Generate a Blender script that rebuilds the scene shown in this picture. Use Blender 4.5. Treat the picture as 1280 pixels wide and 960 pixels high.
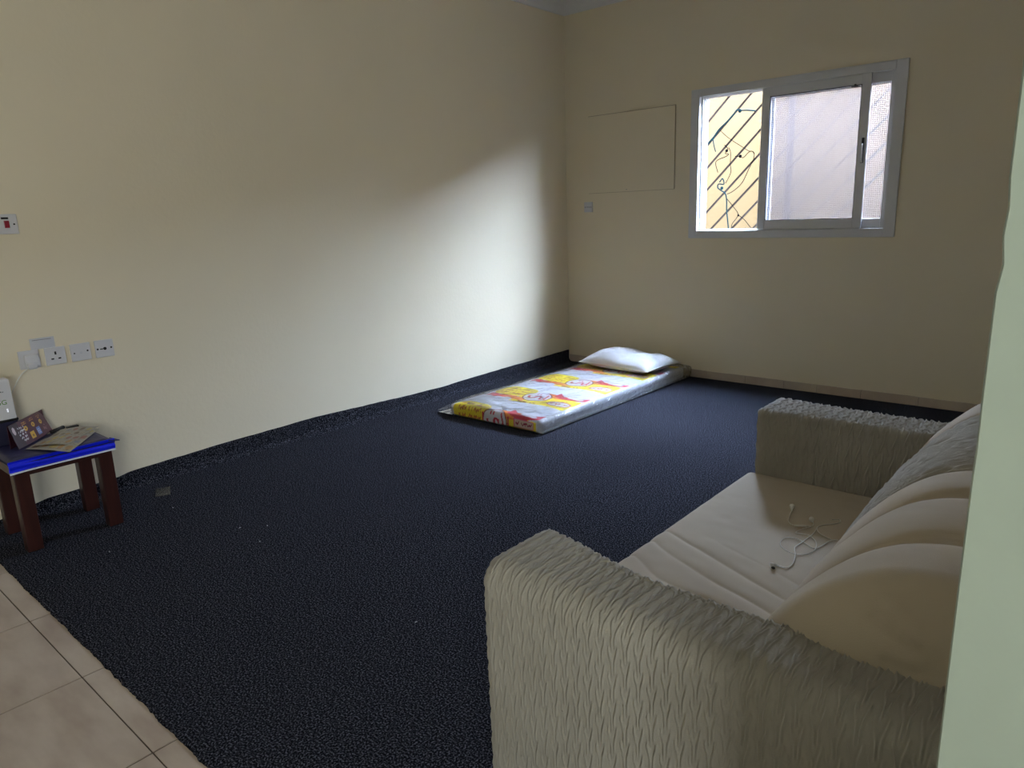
import bpy, bmesh, math, random
import numpy as np
from mathutils import Vector, Matrix

for o in list(bpy.data.objects):
    bpy.data.objects.remove(o)
S = bpy.context.scene
COL = S.collection
random.seed(7)
rng = np.random.default_rng(11)

# ------------------------------------------------------------------ camera
YAW, PITCH, ROLL, FPX = 0.7219, 0.2333, -0.0351, 889.4
CAM = Vector((3.8974, -5.2486, 1.34))
fw = Vector((-math.sin(YAW) * math.cos(PITCH), math.cos(YAW) * math.cos(PITCH), -math.sin(PITCH)))
r0 = fw.cross(Vector((0, 0, 1))).normalized()
u0 = r0.cross(fw)
rt = r0 * math.cos(ROLL) + u0 * math.sin(ROLL)
up = -r0 * math.sin(ROLL) + u0 * math.cos(ROLL)
cd = bpy.data.cameras.new('camera')
cd.sensor_fit = 'HORIZONTAL'
cd.sensor_width = 36.0
cd.lens = 36.0 * FPX / 1280.0
cd.clip_start = 0.05
cam = bpy.data.objects.new('camera', cd)
cam.matrix_world = Matrix(((rt.x, up.x, -fw.x, CAM.x), (rt.y, up.y, -fw.y, CAM.y), (rt.z, up.z, -fw.z, CAM.z), (0, 0, 0, 1)))
COL.objects.link(cam)
S.camera = cam

# ------------------------------------------------------------------ world (open shade, no direct sun), exposure
SKY_STRENGTH = 290.0
EXPOSURE = 0.0
w = bpy.data.worlds.new('sky')
S.world = w
w.use_nodes = True
wn = w.node_tree.nodes
wl = w.node_tree.links
bg = wn['Background']
bg.inputs['Strength'].default_value = SKY_STRENGTH
geo = wn.new('ShaderNodeTexCoord')
sep = wn.new('ShaderNodeSeparateXYZ')
wl.new(geo.outputs['Generated'], sep.inputs[0])
ramp = wn.new('ShaderNodeValToRGB')
ramp.color_ramp.elements[0].position = 0.0
ramp.color_ramp.elements[0].color = (0.65, 0.78, 1.0, 1)
ramp.color_ramp.elements[1].position = 0.9
ramp.color_ramp.elements[1].color = (0.54, 0.71, 1.0, 1)
wl.new(sep.outputs[2], ramp.inputs[0])
wl.new(ramp.outputs[0], bg.inputs['Color'])

def portal(name, loc, rot, sx, sy):
    l = bpy.data.lights.new(name, 'AREA')
    l.shape = 'RECTANGLE'
    l.size, l.size_y = sx, sy
    l.cycles.is_portal = True
    o = bpy.data.objects.new(name, l)
    o.location = loc
    o.rotation_euler = rot
    COL.objects.link(o)
portal('daylight_portal_room', (1.93, 0.32, 1.66), (math.radians(-90), 0, 0), 1.5, 1.15)
HWY0, HWY1, HWZ0, HWZ1, HY = -7.1, -6.0, 1.0, 2.0, -7.8
portal('fill_portal_hall', (5.69, (HWY0 + HWY1) / 2, (HWZ0 + HWZ1) / 2), (0, math.radians(90), 0), HWZ1 - HWZ0, HWY1 - HWY0)

S.view_settings.view_transform = 'Standard'
S.view_settings.look = 'None'
S.view_settings.exposure = EXPOSURE
S.view_settings.gamma = 1.0
S.view_settings.use_curve_mapping = False

# ------------------------------------------------------------------ materials
def lin(c):
    return tuple(((v / 255) / 12.92 if v / 255 <= 0.04045 else ((v / 255 + 0.055) / 1.055) ** 2.4) for v in c)

def mat(name, col, rough=0.6, var=0.0, scale=8.0, bump=0.0, bscale=60.0, metal=0.0, spec=0.5, sheen=0.0, col2=None, detail=4.0, stretch=None):
    m = bpy.data.materials.new(name)
    m.use_nodes = True
    nt = m.node_tree
    b = nt.nodes['Principled BSDF']
    b.inputs['Roughness'].default_value = rough
    b.inputs['Metallic'].default_value = metal
    b.inputs['Specular IOR Level'].default_value = spec
    if sheen:
        b.inputs['Sheen Weight'].default_value = sheen
    tc = nt.nodes.new('ShaderNodeTexCoord')
    mp = nt.nodes.new('ShaderNodeMapping')
    nt.links.new(tc.outputs['Object'], mp.inputs[0])
    if stretch:
        mp.inputs['Scale'].default_value = stretch
    n = nt.nodes.new('ShaderNodeTexNoise')
    n.inputs['Scale'].default_value = scale
    n.inputs['Detail'].default_value = detail
    nt.links.new(mp.outputs[0], n.inputs['Vector'])
    cr = nt.nodes.new('ShaderNodeValToRGB')
    c2 = col2 if col2 else tuple(v * (1 - var) for v in col)
    cr.color_ramp.elements[0].position = 0.3
    cr.color_ramp.elements[1].position = 0.7
    cr.color_ramp.elements[0].color = (*c2, 1)
    cr.color_ramp.elements[1].color = (*col, 1)
    nt.links.new(n.outputs[0], cr.inputs[0])
    nt.links.new(cr.outputs[0], b.inputs['Base Color'])
    if bump:
        n2 = nt.nodes.new('ShaderNodeTexNoise')
        n2.inputs['Scale'].default_value = bscale
        n2.inputs['Detail'].default_value = 3
        nt.links.new(mp.outputs[0], n2.inputs['Vector'])
        bp = nt.nodes.new('ShaderNodeBump')
        bp.inputs['Strength'].default_value = bump
        bp.inputs['Distance'].default_value = 0.01
        nt.links.new(n2.outputs[0], bp.inputs['Height'])
        nt.links.new(bp.outputs[0], b.inputs['Normal'])
    return m

def attr_mat(name, rough=0.5, bump=0.0, bscale=30.0):
    m = mat(name, (1, 1, 1), rough, bump=bump, bscale=bscale)
    nt = m.node_tree
    a = nt.nodes.new('ShaderNodeVertexColor')
    a.layer_name = 'print'
    nt.links.new(a.outputs[0], nt.nodes['Principled BSDF'].inputs['Base Color'])
    return m

def film_mat(name, opac=0.12, rough=0.12, bump=0.6, bscale=14.0, tint=(0.9, 0.92, 0.95), ior=1.25):
    """clear plastic film: mostly see-through, a little milky, with glossy creases"""
    m = bpy.data.materials.new(name)
    m.use_nodes = True
    nt = m.node_tree
    nt.nodes.remove(nt.nodes['Principled BSDF'])
    out = nt.nodes['Material Output']
    tr = nt.nodes.new('ShaderNodeBsdfTransparent')
    df = nt.nodes.new('ShaderNodeBsdfDiffuse')
    df.inputs[0].default_value = (*tint, 1)
    gl = nt.nodes.new('ShaderNodeBsdfGlossy')
    gl.inputs['Roughness'].default_value = rough
    tc = nt.nodes.new('ShaderNodeTexCoord')
    n = nt.nodes.new('ShaderNodeTexNoise')
    n.inputs['Scale'].default_value = bscale
    n.inputs['Detail'].default_value = 4
    n.inputs['Distortion'].default_value = 1.2
    nt.links.new(tc.outputs['Object'], n.inputs['Vector'])
    bp = nt.nodes.new('ShaderNodeBump')
    bp.inputs['Strength'].default_value = bump
    bp.inputs['Distance'].default_value = 0.02
    nt.links.new(n.outputs[0], bp.inputs['Height'])
    nt.links.new(bp.outputs[0], gl.inputs['Normal'])
    lw = nt.nodes.new('ShaderNodeFresnel')
    lw.inputs[0].default_value = ior
    nt.links.new(bp.outputs[0], lw.inputs['Normal'])
    m1 = nt.nodes.new('ShaderNodeMixShader')
    m1.inputs[0].default_value = opac
    nt.links.new(tr.outputs[0], m1.inputs[1])
    nt.links.new(df.outputs[0], m1.inputs[2])
    m2 = nt.nodes.new('ShaderNodeMixShader')
    nt.links.new(lw.outputs[0], m2.inputs[0])
    nt.links.new(m1.outputs[0], m2.inputs[1])
    nt.links.new(gl.outputs[0], m2.inputs[2])
    nt.links.new(m2.outputs[0], out.inputs[0])
    return m

def dusty_glass(name, haze, tint):
    """pane with a film of dust: part of the light passes straight, part is scattered"""
    m = bpy.data.materials.new(name)
    m.use_nodes = True
    nt = m.node_tree
    nt.nodes.remove(nt.nodes['Principled BSDF'])
    out = nt.nodes['Material Output']
    tr = nt.nodes.new('ShaderNodeBsdfTransparent')
    tl = nt.nodes.new('ShaderNodeBsdfTranslucent')
    tl.inputs[0].default_value = (*tint, 1)
    gl = nt.nodes.new('ShaderNodeBsdfGlossy')
    gl.inputs['Roughness'].default_value = 0.05
    tc = nt.nodes.new('ShaderNodeTexCoord')
    n = nt.nodes.new('ShaderNodeTexNoise')
    n.inputs['Scale'].default_value = 3.0
    n.inputs['Detail'].default_value = 6
    nt.links.new(tc.outputs['Object'], n.inputs['Vector'])
    mr = nt.nodes.new('ShaderNodeMapRange')
    mr.inputs['From Min'].default_value = 0.3
    mr.inputs['From Max'].default_value = 0.7
    mr.inputs['To Min'].default_value = haze * 0.88
    mr.inputs['To Max'].default_value = min(1, haze * 1.1)
    nt.links.new(n.outputs[0], mr.inputs[0])
    m1 = nt.nodes.new('ShaderNodeMixShader')
    nt.links.new(mr.outputs[0], m1.inputs[0])
    nt.links.new(tr.outputs[0], m1.inputs[1])
    nt.links.new(tl.outputs[0], m1.inputs[2])
    m2 = nt.nodes.new('ShaderNodeMixShader')
    m2.inputs[0].default_value = 0.04
    nt.links.new(m1.outputs[0], m2.inputs[1])
    nt.links.new(gl.outputs[0], m2.inputs[2])
    nt.links.new(m2.outputs[0], out.inputs[0])
    return m

def tinted_glass(name, tint):
    m = bpy.data.materials.new(name)
    m.use_nodes = True
    nt = m.node_tree
    nt.nodes.remove(nt.nodes['Principled BSDF'])
    tr = nt.nodes.new('ShaderNodeBsdfTransparent')
    tr.inputs[0].default_value = (*tint, 1)
    gl = nt.nodes.new('ShaderNodeBsdfGlossy')
    gl.inputs['Roughness'].default_value = 0.05
    mx = nt.nodes.new('ShaderNodeMixShader')
    mx.inputs[0].default_value = 0.05
    nt.links.new(tr.outputs[0], mx.inputs[1])
    nt.links.new(gl.outputs[0], mx.inputs[2])
    nt.links.new(mx.outputs[0], nt.nodes['Material Output'].inputs[0])
    return m

M = {}
M['wall'] = mat('cream_paint', (0.87, 0.775, 0.59), 0.55, var=0.03, scale=1.5, bump=0.10, bscale=45)
M['gap_shade'] = mat('gap_shade_brown', (0.50, 0.41, 0.28), 0.8, var=0.1)
M['ceiling'] = mat('ceiling_paint', (0.82, 0.81, 0.80), 0.8, var=0.03)
M['sage'] = mat('sage_paint', (0.42, 0.485, 0.40), 0.5, var=0.06, scale=3, bump=0.15, bscale=30)
M['hall'] = mat('hall_paint', (0.70, 0.70, 0.58), 0.7, var=0.04)
M['grout'] = mat('grout', (0.12, 0.09, 0.07), 0.9, var=0.3, scale=30)
M['tile'] = mat('beige_tile', (0.52, 0.435, 0.36), 0.35, col2=(0.36, 0.275, 0.22), scale=4.0, detail=8, stretch=(1, 2.6, 1))
M['skirt'] = mat('skirting_tile', (0.60, 0.50, 0.40), 0.4, col2=(0.48, 0.37, 0.29), scale=6, detail=6)
M['carpet'] = None
M['white_metal'] = mat('white_aluminium', (0.72, 0.72, 0.74), 0.35, var=0.03)
M['rubber'] = mat('black_rubber', (0.02, 0.02, 0.022), 0.6)
M['steel'] = mat('brushed_steel', (0.55, 0.55, 0.57), 0.3, metal=0.9)
M['plastic'] = mat('white_plastic', (0.70, 0.69, 0.72), 0.35, var=0.02)
M['hole'] = mat('dark_hole', (0.008, 0.008, 0.008), 0.8)
M['red'] = mat('red_switch', (0.28, 0.008, 0.03), 0.3)
M['paper'] = mat('white_paper', (0.62, 0.62, 0.66), 0.7, var=0.03)
M['grey'] = mat('grey_ink', (0.22, 0.22, 0.24), 0.7)
M['green'] = mat('green_ink', (0.12, 0.28, 0.05), 0.6)
M['wood'] = mat('dark_red_wood', (0.052, 0.012, 0.008), 0.38, col2=(0.026, 0.006, 0.005), scale=9, stretch=(6, 6, 0.6), detail=6)
M['navy'] = mat('navy_cloth', (0.03, 0.03, 0.11), 0.45, var=0.3, scale=12, bump=0.2, bscale=25)
M['navy_box'] = mat('navy_box', (0.012, 0.012, 0.05), 0.5, var=0.3, scale=9)
M['blue'] = mat('royal_blue_cloth', (0.004, 0.018, 0.95), 0.42, var=0.12, scale=14, bump=0.3, bscale=22)
M['band'] = mat('white_band', (0.82, 0.87, 0.95), 0.6)
M['black'] = mat('black_plastic', (0.012, 0.012, 0.014), 0.35)
M['sofa'] = mat('beige_quilted_fabric', (0.405, 0.375, 0.32), 0.85, col2=(0.36, 0.33, 0.275), scale=7, bump=0.25, bscale=500, sheen=0.25, spec=0.2)
M['seat'] = mat('beige_stretch_fabric', (0.52, 0.435, 0.325), 0.8, col2=(0.47, 0.39, 0.29), scale=5, bump=0.2, bscale=600, sheen=0.25, spec=0.2)
M['pillow'] = mat('white_pillow', (0.82, 0.80, 0.80), 0.8, var=0.04, scale=9, bump=0.25, bscale=18)
M['piping'] = mat('cream_piping', (0.80, 0.75, 0.66), 0.8)
M['mattress'] = attr_mat('printed_mattress_fabric', 0.55, 0.3, 16)
M['print'] = attr_mat('printed_paper', 0.4)
M['film'] = film_mat('clear_plastic_film', 0.025, 0.08, 0.8, 9.0)
M['film_side'] = film_mat('clear_plastic_film_creased', 0.16, 0.07, 1.0, 24.0, ior=1.5)
M['scrap'] = film_mat('plastic_scrap_film', 0.03, 0.2, 0.1, 20.0)
M['cord'] = mat('white_cord', (0.72, 0.69, 0.63), 0.5)
M['bar'] = mat('painted_iron', (0.03, 0.022, 0.018), 0.9, var=0.3, scale=20, spec=0.05)
M['twine'] = mat('teal_twine', (0.003, 0.016, 0.02), 1.0, var=0.3, scale=40, spec=0.02)
M['wire'] = mat('dark_wire', (0.0015, 0.0015, 0.002), 1.0, spec=0.0)
M['pipe'] = mat('grey_pipe', (0.006, 0.009, 0.014), 1.0, var=0.1, spec=0.02)
M['yellow_wall'] = mat('yellow_render', (0.17, 0.112, 0.045), 0.9, var=0.06, scale=2, bump=0.3, bscale=30)
M['dark_skin'] = mat('dark_light_absorber', (0.07, 0.06, 0.055), 0.8, var=0.3, scale=6)
M['ground'] = mat('alley_concrete', (0.16, 0.14, 0.12), 0.9, var=0.2, scale=3)
M['mesh'] = mat('fly_screen_wire', (0.012, 0.011, 0.013), 0.9, spec=0.05)
M['glass_dusty'] = dusty_glass('dusty_glass', 0.42, (0.062, 0.049, 0.044))
M['glass_light'] = dusty_glass('lightly_dusty_glass', 0.10, (0.055, 0.047, 0.044))
M['glass_fill'] = tinted_glass('fill_dimming_glass', (0.365, 0.34, 0.295))  # dims and tints the added hall fill light
M['led'] = mat('led', (1, 1, 1), 0.5)
_b = M['led'].node_tree.nodes['Principled BSDF']
_b.inputs['Emission Color'].default_value = (0.8, 0.85, 1, 1)
_b.inputs['Emission Strength'].default_value = 1.2

def carpet_mat():
    m = mat('charcoal_needle_felt', (0.03, 0.03, 0.04), 1.0, spec=0.0, bump=0.4, bscale=200)
    nt = m.node_tree
    b = nt.nodes['Principled BSDF']
    tc = nt.nodes.new('ShaderNodeTexCoord')
    v = nt.nodes.new('ShaderNodeTexNoise')
    v.inputs['Scale'].default_value = 185
    v.inputs['Detail'].default_value = 2
    nt.links.new(tc.outputs['Object'], v.inputs['Vector'])
    cr = nt.nodes.new('ShaderNodeValToRGB')
    e = cr.color_ramp.elements
    e[0].position = 0.40
    e[0].color = (0.0055, 0.0058, 0.0085, 1)
    e[1].position = 0.68
    e[1].color = (0.128, 0.129, 0.160, 1)
    k = cr.color_ramp.elements.new(0.52)
    k.color = (0.0225, 0.0228, 0.0295, 1)
    nt.links.new(v.outputs[0], cr.inputs[0])
    nt.links.new(cr.outputs[0], b.inputs['Base Color'])
    return m
M['carpet'] = carpet_mat()

# ------------------------------------------------------------------ builders
def thing(name, label, cat, loc=(0, 0, 0), group=None):
    o = bpy.data.objects.new(name, None)
    o.empty_display_size = 0.05
    COL.objects.link(o)
    o.location = loc
    tag(o, label, cat, group)
    return o

def tag(o, label, cat, group=None):
    o['label'] = label
    o['category'] = cat
    if group:
        o['group'] = group
    return o

def struct(o):
    o['kind'] = 'structure'
    return o

def rootloc(p):
    v = Vector((0, 0, 0))
    while p is not None:
        v = v + p.location
        p = p.parent
    return v

def mk(name, V, F, m, parent=None, loc=None, smooth=False):
    """link one mesh object; V in world coordinates"""
    me = bpy.data.meshes.new(name)
    V = np.asarray(V, float)
    off = np.array(rootloc(parent)) if parent is not None else np.array(loc if loc is not None else (0, 0, 0), float)
    me.from_pydata((V - off).tolist(), [], F if isinstance(F, list) else F.tolist())
    me.materials.append(M[m])
    if smooth:
        me.polygons.foreach_set('use_smooth', [True] * len(me.polygons))
    me.update()
    o = bpy.data.objects.new(name, me)
    COL.objects.link(o)
    if parent is not None:
        o.parent = parent
    elif loc is not None:
        o.location = loc
    return o

class MB:
    def __init__(s):
        s.V = []
        s.F = []
    def add(s, V, F):
        n = len(s.V)
        s.V += [tuple(v) for v in V]
        s.F += [tuple(i + n for i in f) for f in F]
        return s
    def box(s, a, b, bev=0.0):
        x0, y0, z0 = a
        x1, y1, z1 = b
        if bev <= 0:
            V = [(x0, y0, z0), (x1, y0, z0), (x1, y1, z0), (x0, y1, z0), (x0, y0, z1), (x1, y0, z1), (x1, y1, z1), (x0, y1, z1)]
            F = [(0, 3, 2, 1), (4, 5, 6, 7), (0, 1, 5, 4), (1, 2, 6, 5), (2, 3, 7, 6), (3, 0, 4, 7)]
            return s.add(V, F)
        bm = bmesh.new()
        bmesh.ops.create_cube(bm, size=1)
        for v in bm.verts:
            v.co = Vector(((x0 + x1) / 2 + v.co.x * (x1 - x0), (y0 + y1) / 2 + v.co.y * (y1 - y0), (z0 + z1) / 2 + v.co.z * (z1 - z0)))
        bmesh.ops.bevel(bm, geom=bm.edges[:], offset=bev, segments=2, affect='EDGES', profile=0.6)
        bm.verts.index_update()
        V = [v.co[:] for v in bm.verts]
        F = [[v.index for v in f.verts] for f in bm.faces]
        bm.free()
        return s.add(V, F)
    def tube(s, pts, r, n=8, cap=True):
        pts = [Vector(p) for p in pts]
        rs = r if isinstance(r, (list, tuple)) else [r] * len(pts)
        V = []
        ref = None
        for i, p in enumerate(pts):
            t = (pts[min(i + 1, len(pts) - 1)] - pts[max(i - 1, 0)]).normalized()
            if ref is None:
                ref = t.orthogonal().normalized()
            a = (ref - t * ref.dot(t))
            a = a.normalized() if a.length > 1e-6 else t.orthogonal().normalized()
            ref = a
            b = t.cross(a)
            for k in range(n):
                th = 2 * math.pi * k / n
                V.append(p + (a * math.cos(th) + b * math.sin(th)) * rs[i])
        F = []
        for i in range(len(pts) - 1):
            for k in range(n):
                F.append((i * n + k, i * n + (k + 1) % n, (i + 1) * n + (k + 1) % n, (i + 1) * n + k))
        if cap:
            F.append(tuple(range(n - 1, -1, -1)))
            F.append(tuple((len(pts) - 1) * n + k for k in range(n)))
        return s.add(V, F)
    def ell(s, c, r, n=12, m=8, axis=None):
        V = []
        for i in range(m + 1):
            ph = math.pi * i / m
            for k in range(n):
                th = 2 * math.pi * k / n
                V.append((c[0] + r[0] * math.sin(ph) * math.cos(th), c[1] + r[1] * math.sin(ph) * math.sin(th), c[2] + r[2] * math.cos(ph)))
        F = [(i * n + k, (i + 1) * n + k, (i + 1) * n + (k + 1) % n, i * n + (k + 1) % n) for i in range(m) for k in range(n)]
        return s.add(V, F)
    def build(s, name, m, parent=None, loc=None, smooth=False):
        return mk(name, s.V, s.F, m, parent, loc, smooth)

def grid_faces(nu, nv, closed_v=False):
    i, j = np.meshgrid(np.arange(nu - 1), np.arange(nv if closed_v else nv - 1), indexing='ij')
    a = i * nv + j
    b = (i + 1) * nv + j
    c = (i + 1) * nv + (j + 1) % nv
    d = i * nv + (j + 1) % nv
    return np.stack([a.ravel(), b.ravel(), c.ravel(), d.ravel()], 1)

def spline(pts, n):
    """Catmull-Rom through points, n samples per span"""
    P = [Vector(p) for p in pts]
    out = []
    for i in range(len(P) - 1):
        p0 = P[max(i - 1, 0)]
        p1, p2 = P[i], P[i + 1]
        p3 = P[min(i + 2, len(P) - 1)]
        for k in range(n):
            t = k / n
            out.append(0.5 * ((2 * p1) + (p2 - p0) * t + (2 * p0 - 5 * p1 + 4 * p2 - p3) * t * t + (-p0 + 3 * p1 - 3 * p2 + p3) * t ** 3))
    out.append(P[-1])
    return out

def sstep(a, b, x):
    t = np.clip((x - a) / (b - a), 0, 1)
    return t * t * (3 - 2 * t)

def vnoise(x, y, seed=0):
    """smooth value noise on arrays"""
    xi, yi = np.floor(x).astype(int), np.floor(y).astype(int)
    fx, fy = x - xi, y - yi
    fx, fy = fx * fx * (3 - 2 * fx), fy * fy * (3 - 2 * fy)
    def h(a, b):
        q = np.sin(a * 127.1 + b * 311.7 + seed * 74.7) * 43758.5453
        return q - np.floor(q)
    return (h(xi, yi) * (1 - fx) + h(xi + 1, yi) * fx) * (1 - fy) + (h(xi, yi + 1) * (1 - fx) + h(xi + 1, yi + 1) * fx) * fy

def set_print(o, cols):
    me = o.data
    a = me.color_attributes.new('print', 'FLOAT_COLOR', 'POINT')
    c = np.ones((len(me.vertices), 4), np.float32)
    c[:, :3] = cols
    a.data.foreach_set('color', c.ravel())

def text_mesh(name, body, size, m, parent, origin, xdir, ydir, depth=0.0006):
    cu = bpy.data.curves.new(name, 'FONT')
    cu.body = body
    cu.size = size
    cu.extrude = depth
    tmp = bpy.data.objects.new('tmp_text', cu)
    COL.objects.link(tmp)
    dg = bpy.context.evaluated_depsgraph_get()
    me = tmp.evaluated_get(dg).to_mesh()
    X, Y = Vector(xdir), Vector(ydir)
    Z = X.cross(Y)
    O = Vector(origin)
    V = [O + X * v.co.x + Y * v.co.y + Z * v.co.z for v in me.vertices]
    F = [list(p.vertices) for p in me.polygons]
    bpy.data.objects.remove(tmp)
    return mk(name, V, F, m, parent)

# ------------------------------------------------------------------ the setting
ZF = -0.005                    # top of the floor tiles; the carpet's top is z = 0
CEIL = 3.04
WT = 0.15
RX = 4.15                      # right wall of the room
WX0, WX1, WZ0, WZ1 = 1.215, 2.646, 1.135, 2.183   # hole for the window

struct(MB().box((-0.3, HY - 0.3, -0.2), (5.6, 0.3, -0.008)).build('floor', 'grout'))
flo = bpy.data.objects['floor']
TS = 0.507
jy = -4.69
tile_me = None
k0 = 1.086 - 3 * TS
for j in range(0, 6):
    for i in range(0, 12):
        x0 = k0 + i * TS
        xa, xb = max(x0 + 0.0028, 0.002), min(x0 + TS - 0.0028, 5.49)
        if xb - xa < 0.05:
            continue
        if j == 0:
            y0, y1 = jy + 0.0018, -4.60
            if xb > 3.80:
                xb = min(xb, 3.82)
            if xa > 3.7:
                continue
        else:
            y1 = jy - (j - 1) * TS - 0.0018
            y0 = y1 - TS + 0.0036
        dz = random.uniform(-0.0005, 0.0005)
        t = MB().box((xa, y0, -0.0085), (xb, y1, ZF + dz), 0.0012).build('tile', 'tile', flo)

def wall_far():
    mb = MB()
    mb.box((-WT, 0, -0.008), (WX0, WT, CEIL))
    mb.box((WX1, 0, -0.008), (RX + WT, WT, CEIL))
    mb.box((WX0, 0, -0.008), (WX1, WT, WZ0))
    mb.box((WX0, 0, WZ1), (WX1, WT, CEIL))
    return struct(mb.build('wall_far', 'wall'))
wall_far()
struct(MB().box((-WT, HY, -0.008), (0, 0, CEIL)).build('wall_left', 'wall'))
struct(MB().box((RX, -4.46, -0.008), (RX + WT, 0, CEIL)).build('wall_right', 'wall'))
struct(MB().box((-WT, HY - 0.2, CEIL), (5.7, WT, CEIL + 0.12)).build('ceiling', 'ceiling'))
struct(MB().box((-14, 0.0, CEIL + 0.12), (16, WT, 11.0)).build('wall_light_blocker', 'yellow_wall'))  # invented unseen facade, keeps overhead sky light off the boundary wall
# partition between hall and room, its free edge worn and slightly uneven
def partition():
    n = 160
    zs = np.linspace(-0.008, CEIL, n)
    e = 3.825 + 0.0012 * (vnoise(zs * 3, zs * 0, 3) - 0.5)
    for zc, a in ((1.30, 0.003), (1.335, 0.0015), (1.17, 0.0012)):
        e = e + a * np.exp(-((zs - zc) / 0.009) ** 2)
    V, F = [], []
    prof = [(0.0015, 0.0), (0.0, 0.003), (0.0, 0.19), (0.006, 0.20)]
    for i in range(n):
        for dx, dy in prof:
            V.append((e[i] + dx, -4.66 + dy, zs[i]))
        V.append((5.5, -4.46, zs[i]))
        V.append((5.5, -4.66, zs[i]))
    m = 6
    for i in range(n - 1):
        for k in range(m):
            F.append((i * m + k, i * m + (k + 1) % m, (i + 1) * m + (k + 1) % m, (i + 1) * m + k))
    F.append(tuple(range(m)))
    F.append(tuple((n - 1) * m + k for k in range(m - 1, -1, -1)))
    o = mk('wall_partition', V, F, 'sage')
    return struct(o)
partition()
def hall_shell():
    X0, X1 = 5.5, 5.7
    mb = MB()
    mb.box((X0, HY, -0.008), (X1, HWY0, CEIL))
    mb.box((X0, HWY1, -0.008), (X1, -4.46, CEIL))
    mb.box((X0, HWY0, -0.008), (X1, HWY1, HWZ0))
    mb.box((X0, HWY0, HWZ1), (X1, HWY1, CEIL))
    struct(mb.build('wall_hall_right', 'hall'))
    struct(MB().box((-WT, HY - 0.2, -0.008), (5.7, HY, CEIL)).build('wall_hall_back', 'hall'))
    hw = bpy.data.objects.new('window_fill', None)  # unseen window, added to supply the fill light from the hall
    COL.objects.link(hw)
    hw.location = (X0, (HWY0 + HWY1) / 2, HWZ0)
    struct(hw)
    fr = MB()
    f = 0.04
    for a, b in (((HWY0, HWZ0), (HWY0 + f, HWZ1)), ((HWY1 - f, HWZ0), (HWY1, HWZ1)), ((HWY0 + f, HWZ0), (HWY1 - f, HWZ0 + f)), ((HWY0 + f, HWZ1 - f), (HWY1 - f, HWZ1))):
        fr.box((X0 + 0.06, a[0], a[1]), (X0 + 0.12, b[0], b[1]))
    fr.build('window_frame', 'white_metal', hw)
    MB().box((X0 + 0.088, HWY0 + f, HWZ0 + f), (X0 + 0.093, HWY1 - f, HWZ1 - f)).build('pane', 'glass_fill', hw)
hall_shell()

# plaster cornice (cove) round the room
def cove(axis):
    a = 0.096
    prof = [(0, 0), (0.012, 0.0), (0.012, 0.014)]
    for k in range(7):
        t = k / 6 * math.pi / 2
        prof.append((0.012 + (a - 0.024) * (1 - math.cos(t)), 0.014 + (a - 0.03) * math.sin(t)))
    prof += [(a, a - 0.014), (a, a), (0, a)]
    V, F = [], []
    ends = ((-4.4, 0.0), (0.0, RX)) 
    for e in range(2):
        for d, h in prof:
            if axis == 'left':
                V.append((d, (-4.46, -d)[e], CEIL - a + h))
            else:
                V.append(((d, RX)[e], -d, CEIL - a + h))
    n = len(prof)
    for k in range(n):
        F.append((k, (k + 1) % n, n + (k + 1) % n, n + k))
    F.append(tuple(range(n)))
    F.append(tuple(n + k for k in range(n - 1, -1, -1)))
    return V, F
for k, ax in ((1, 'left'), (2, 'far')):
    V, F = cove(ax)
    struct(mk('trim_%d' % k, V, F, 'ceiling'))

# tiled skirting on the far wall: backing in grout, one part per tile
bb = struct(MB().box((0.012, -0.007, -0.006), (RX, 0.0, 0.058)).build('baseboard_far', 'grout'))
xs = 0.014
for L in (0.40, 0.32, 0.46, 0.20, 0.31, 0.30, 0.24, 0.30, 0.36, 0.33, 0.33, 0.33, 0.33):
    x1 = min(xs + L, RX - 0.002)
    if x1 - xs < 0.03:
        break
    MB().box((xs, -0.0125 - random.uniform(0, .0015), 0.0), (x1 - 0.003, -0.004, 0.063 + random.uniform(-.0015, .0015)), 0.002).build('tile', 'skirt', bb)
    xs = x1

# ---- window in the far wall
def frame_box(mb, x0, x1, z0, z1, w, y0, y1, bev=0.003, wl_=None, wr=None, wb=None, wt=None):
    a = wl_ or w
    b = wr or w
    c = wb or w
    d = wt or w
    mb.box((x0, y0, z0), (x0 + a, y1, z1), bev)
    mb.box((x1 - b, y0, z0), (x1, y1, z1), bev)
    mb.box((x0 + a, y0, z0), (x1 - b, y1, z0 + c), bev)
    mb.box((x0 + a, y0, z1 - d), (x1 - b, y1, z1), bev)
    return mb
win = bpy.data.objects.new('window_1', None)
COL.objects.link(win)
win.location = ((WX0 + WX1) / 2, 0.0, WZ0)
struct(win)
mb = MB()
frame_box(mb, 1.193, 2.668, 1.113, 2.205, 0.070, -0.016, -0.001, 0.004, wb=0.057, wt=0.055)      # flat architrave on the plaster
frame_box(mb, WX0, WX1, WZ0, WZ1, 0.048, 0.0, 0.135, 0.002, wb=0.034, wt=0.030)                   # box of the frame
mb.build('window_frame', 'white_metal', win)
mb = MB()
for y in (0.022, 0.050, 0.078, 0.106):                                                         # track fins in head, sill and left jamb
    mb.box((1.263, y - 0.0025, 1.168), (1.276, y + 0.0025, 2.154))
    mb.box((1.263, y - 0.0025, 1.168), (2.598, y + 0.0025, 1.178))
    mb.box((1.263, y - 0.0025, 2.146), (2.598, y + 0.0025, 2.154))
mb.build('track', 'white_metal', win)
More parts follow.
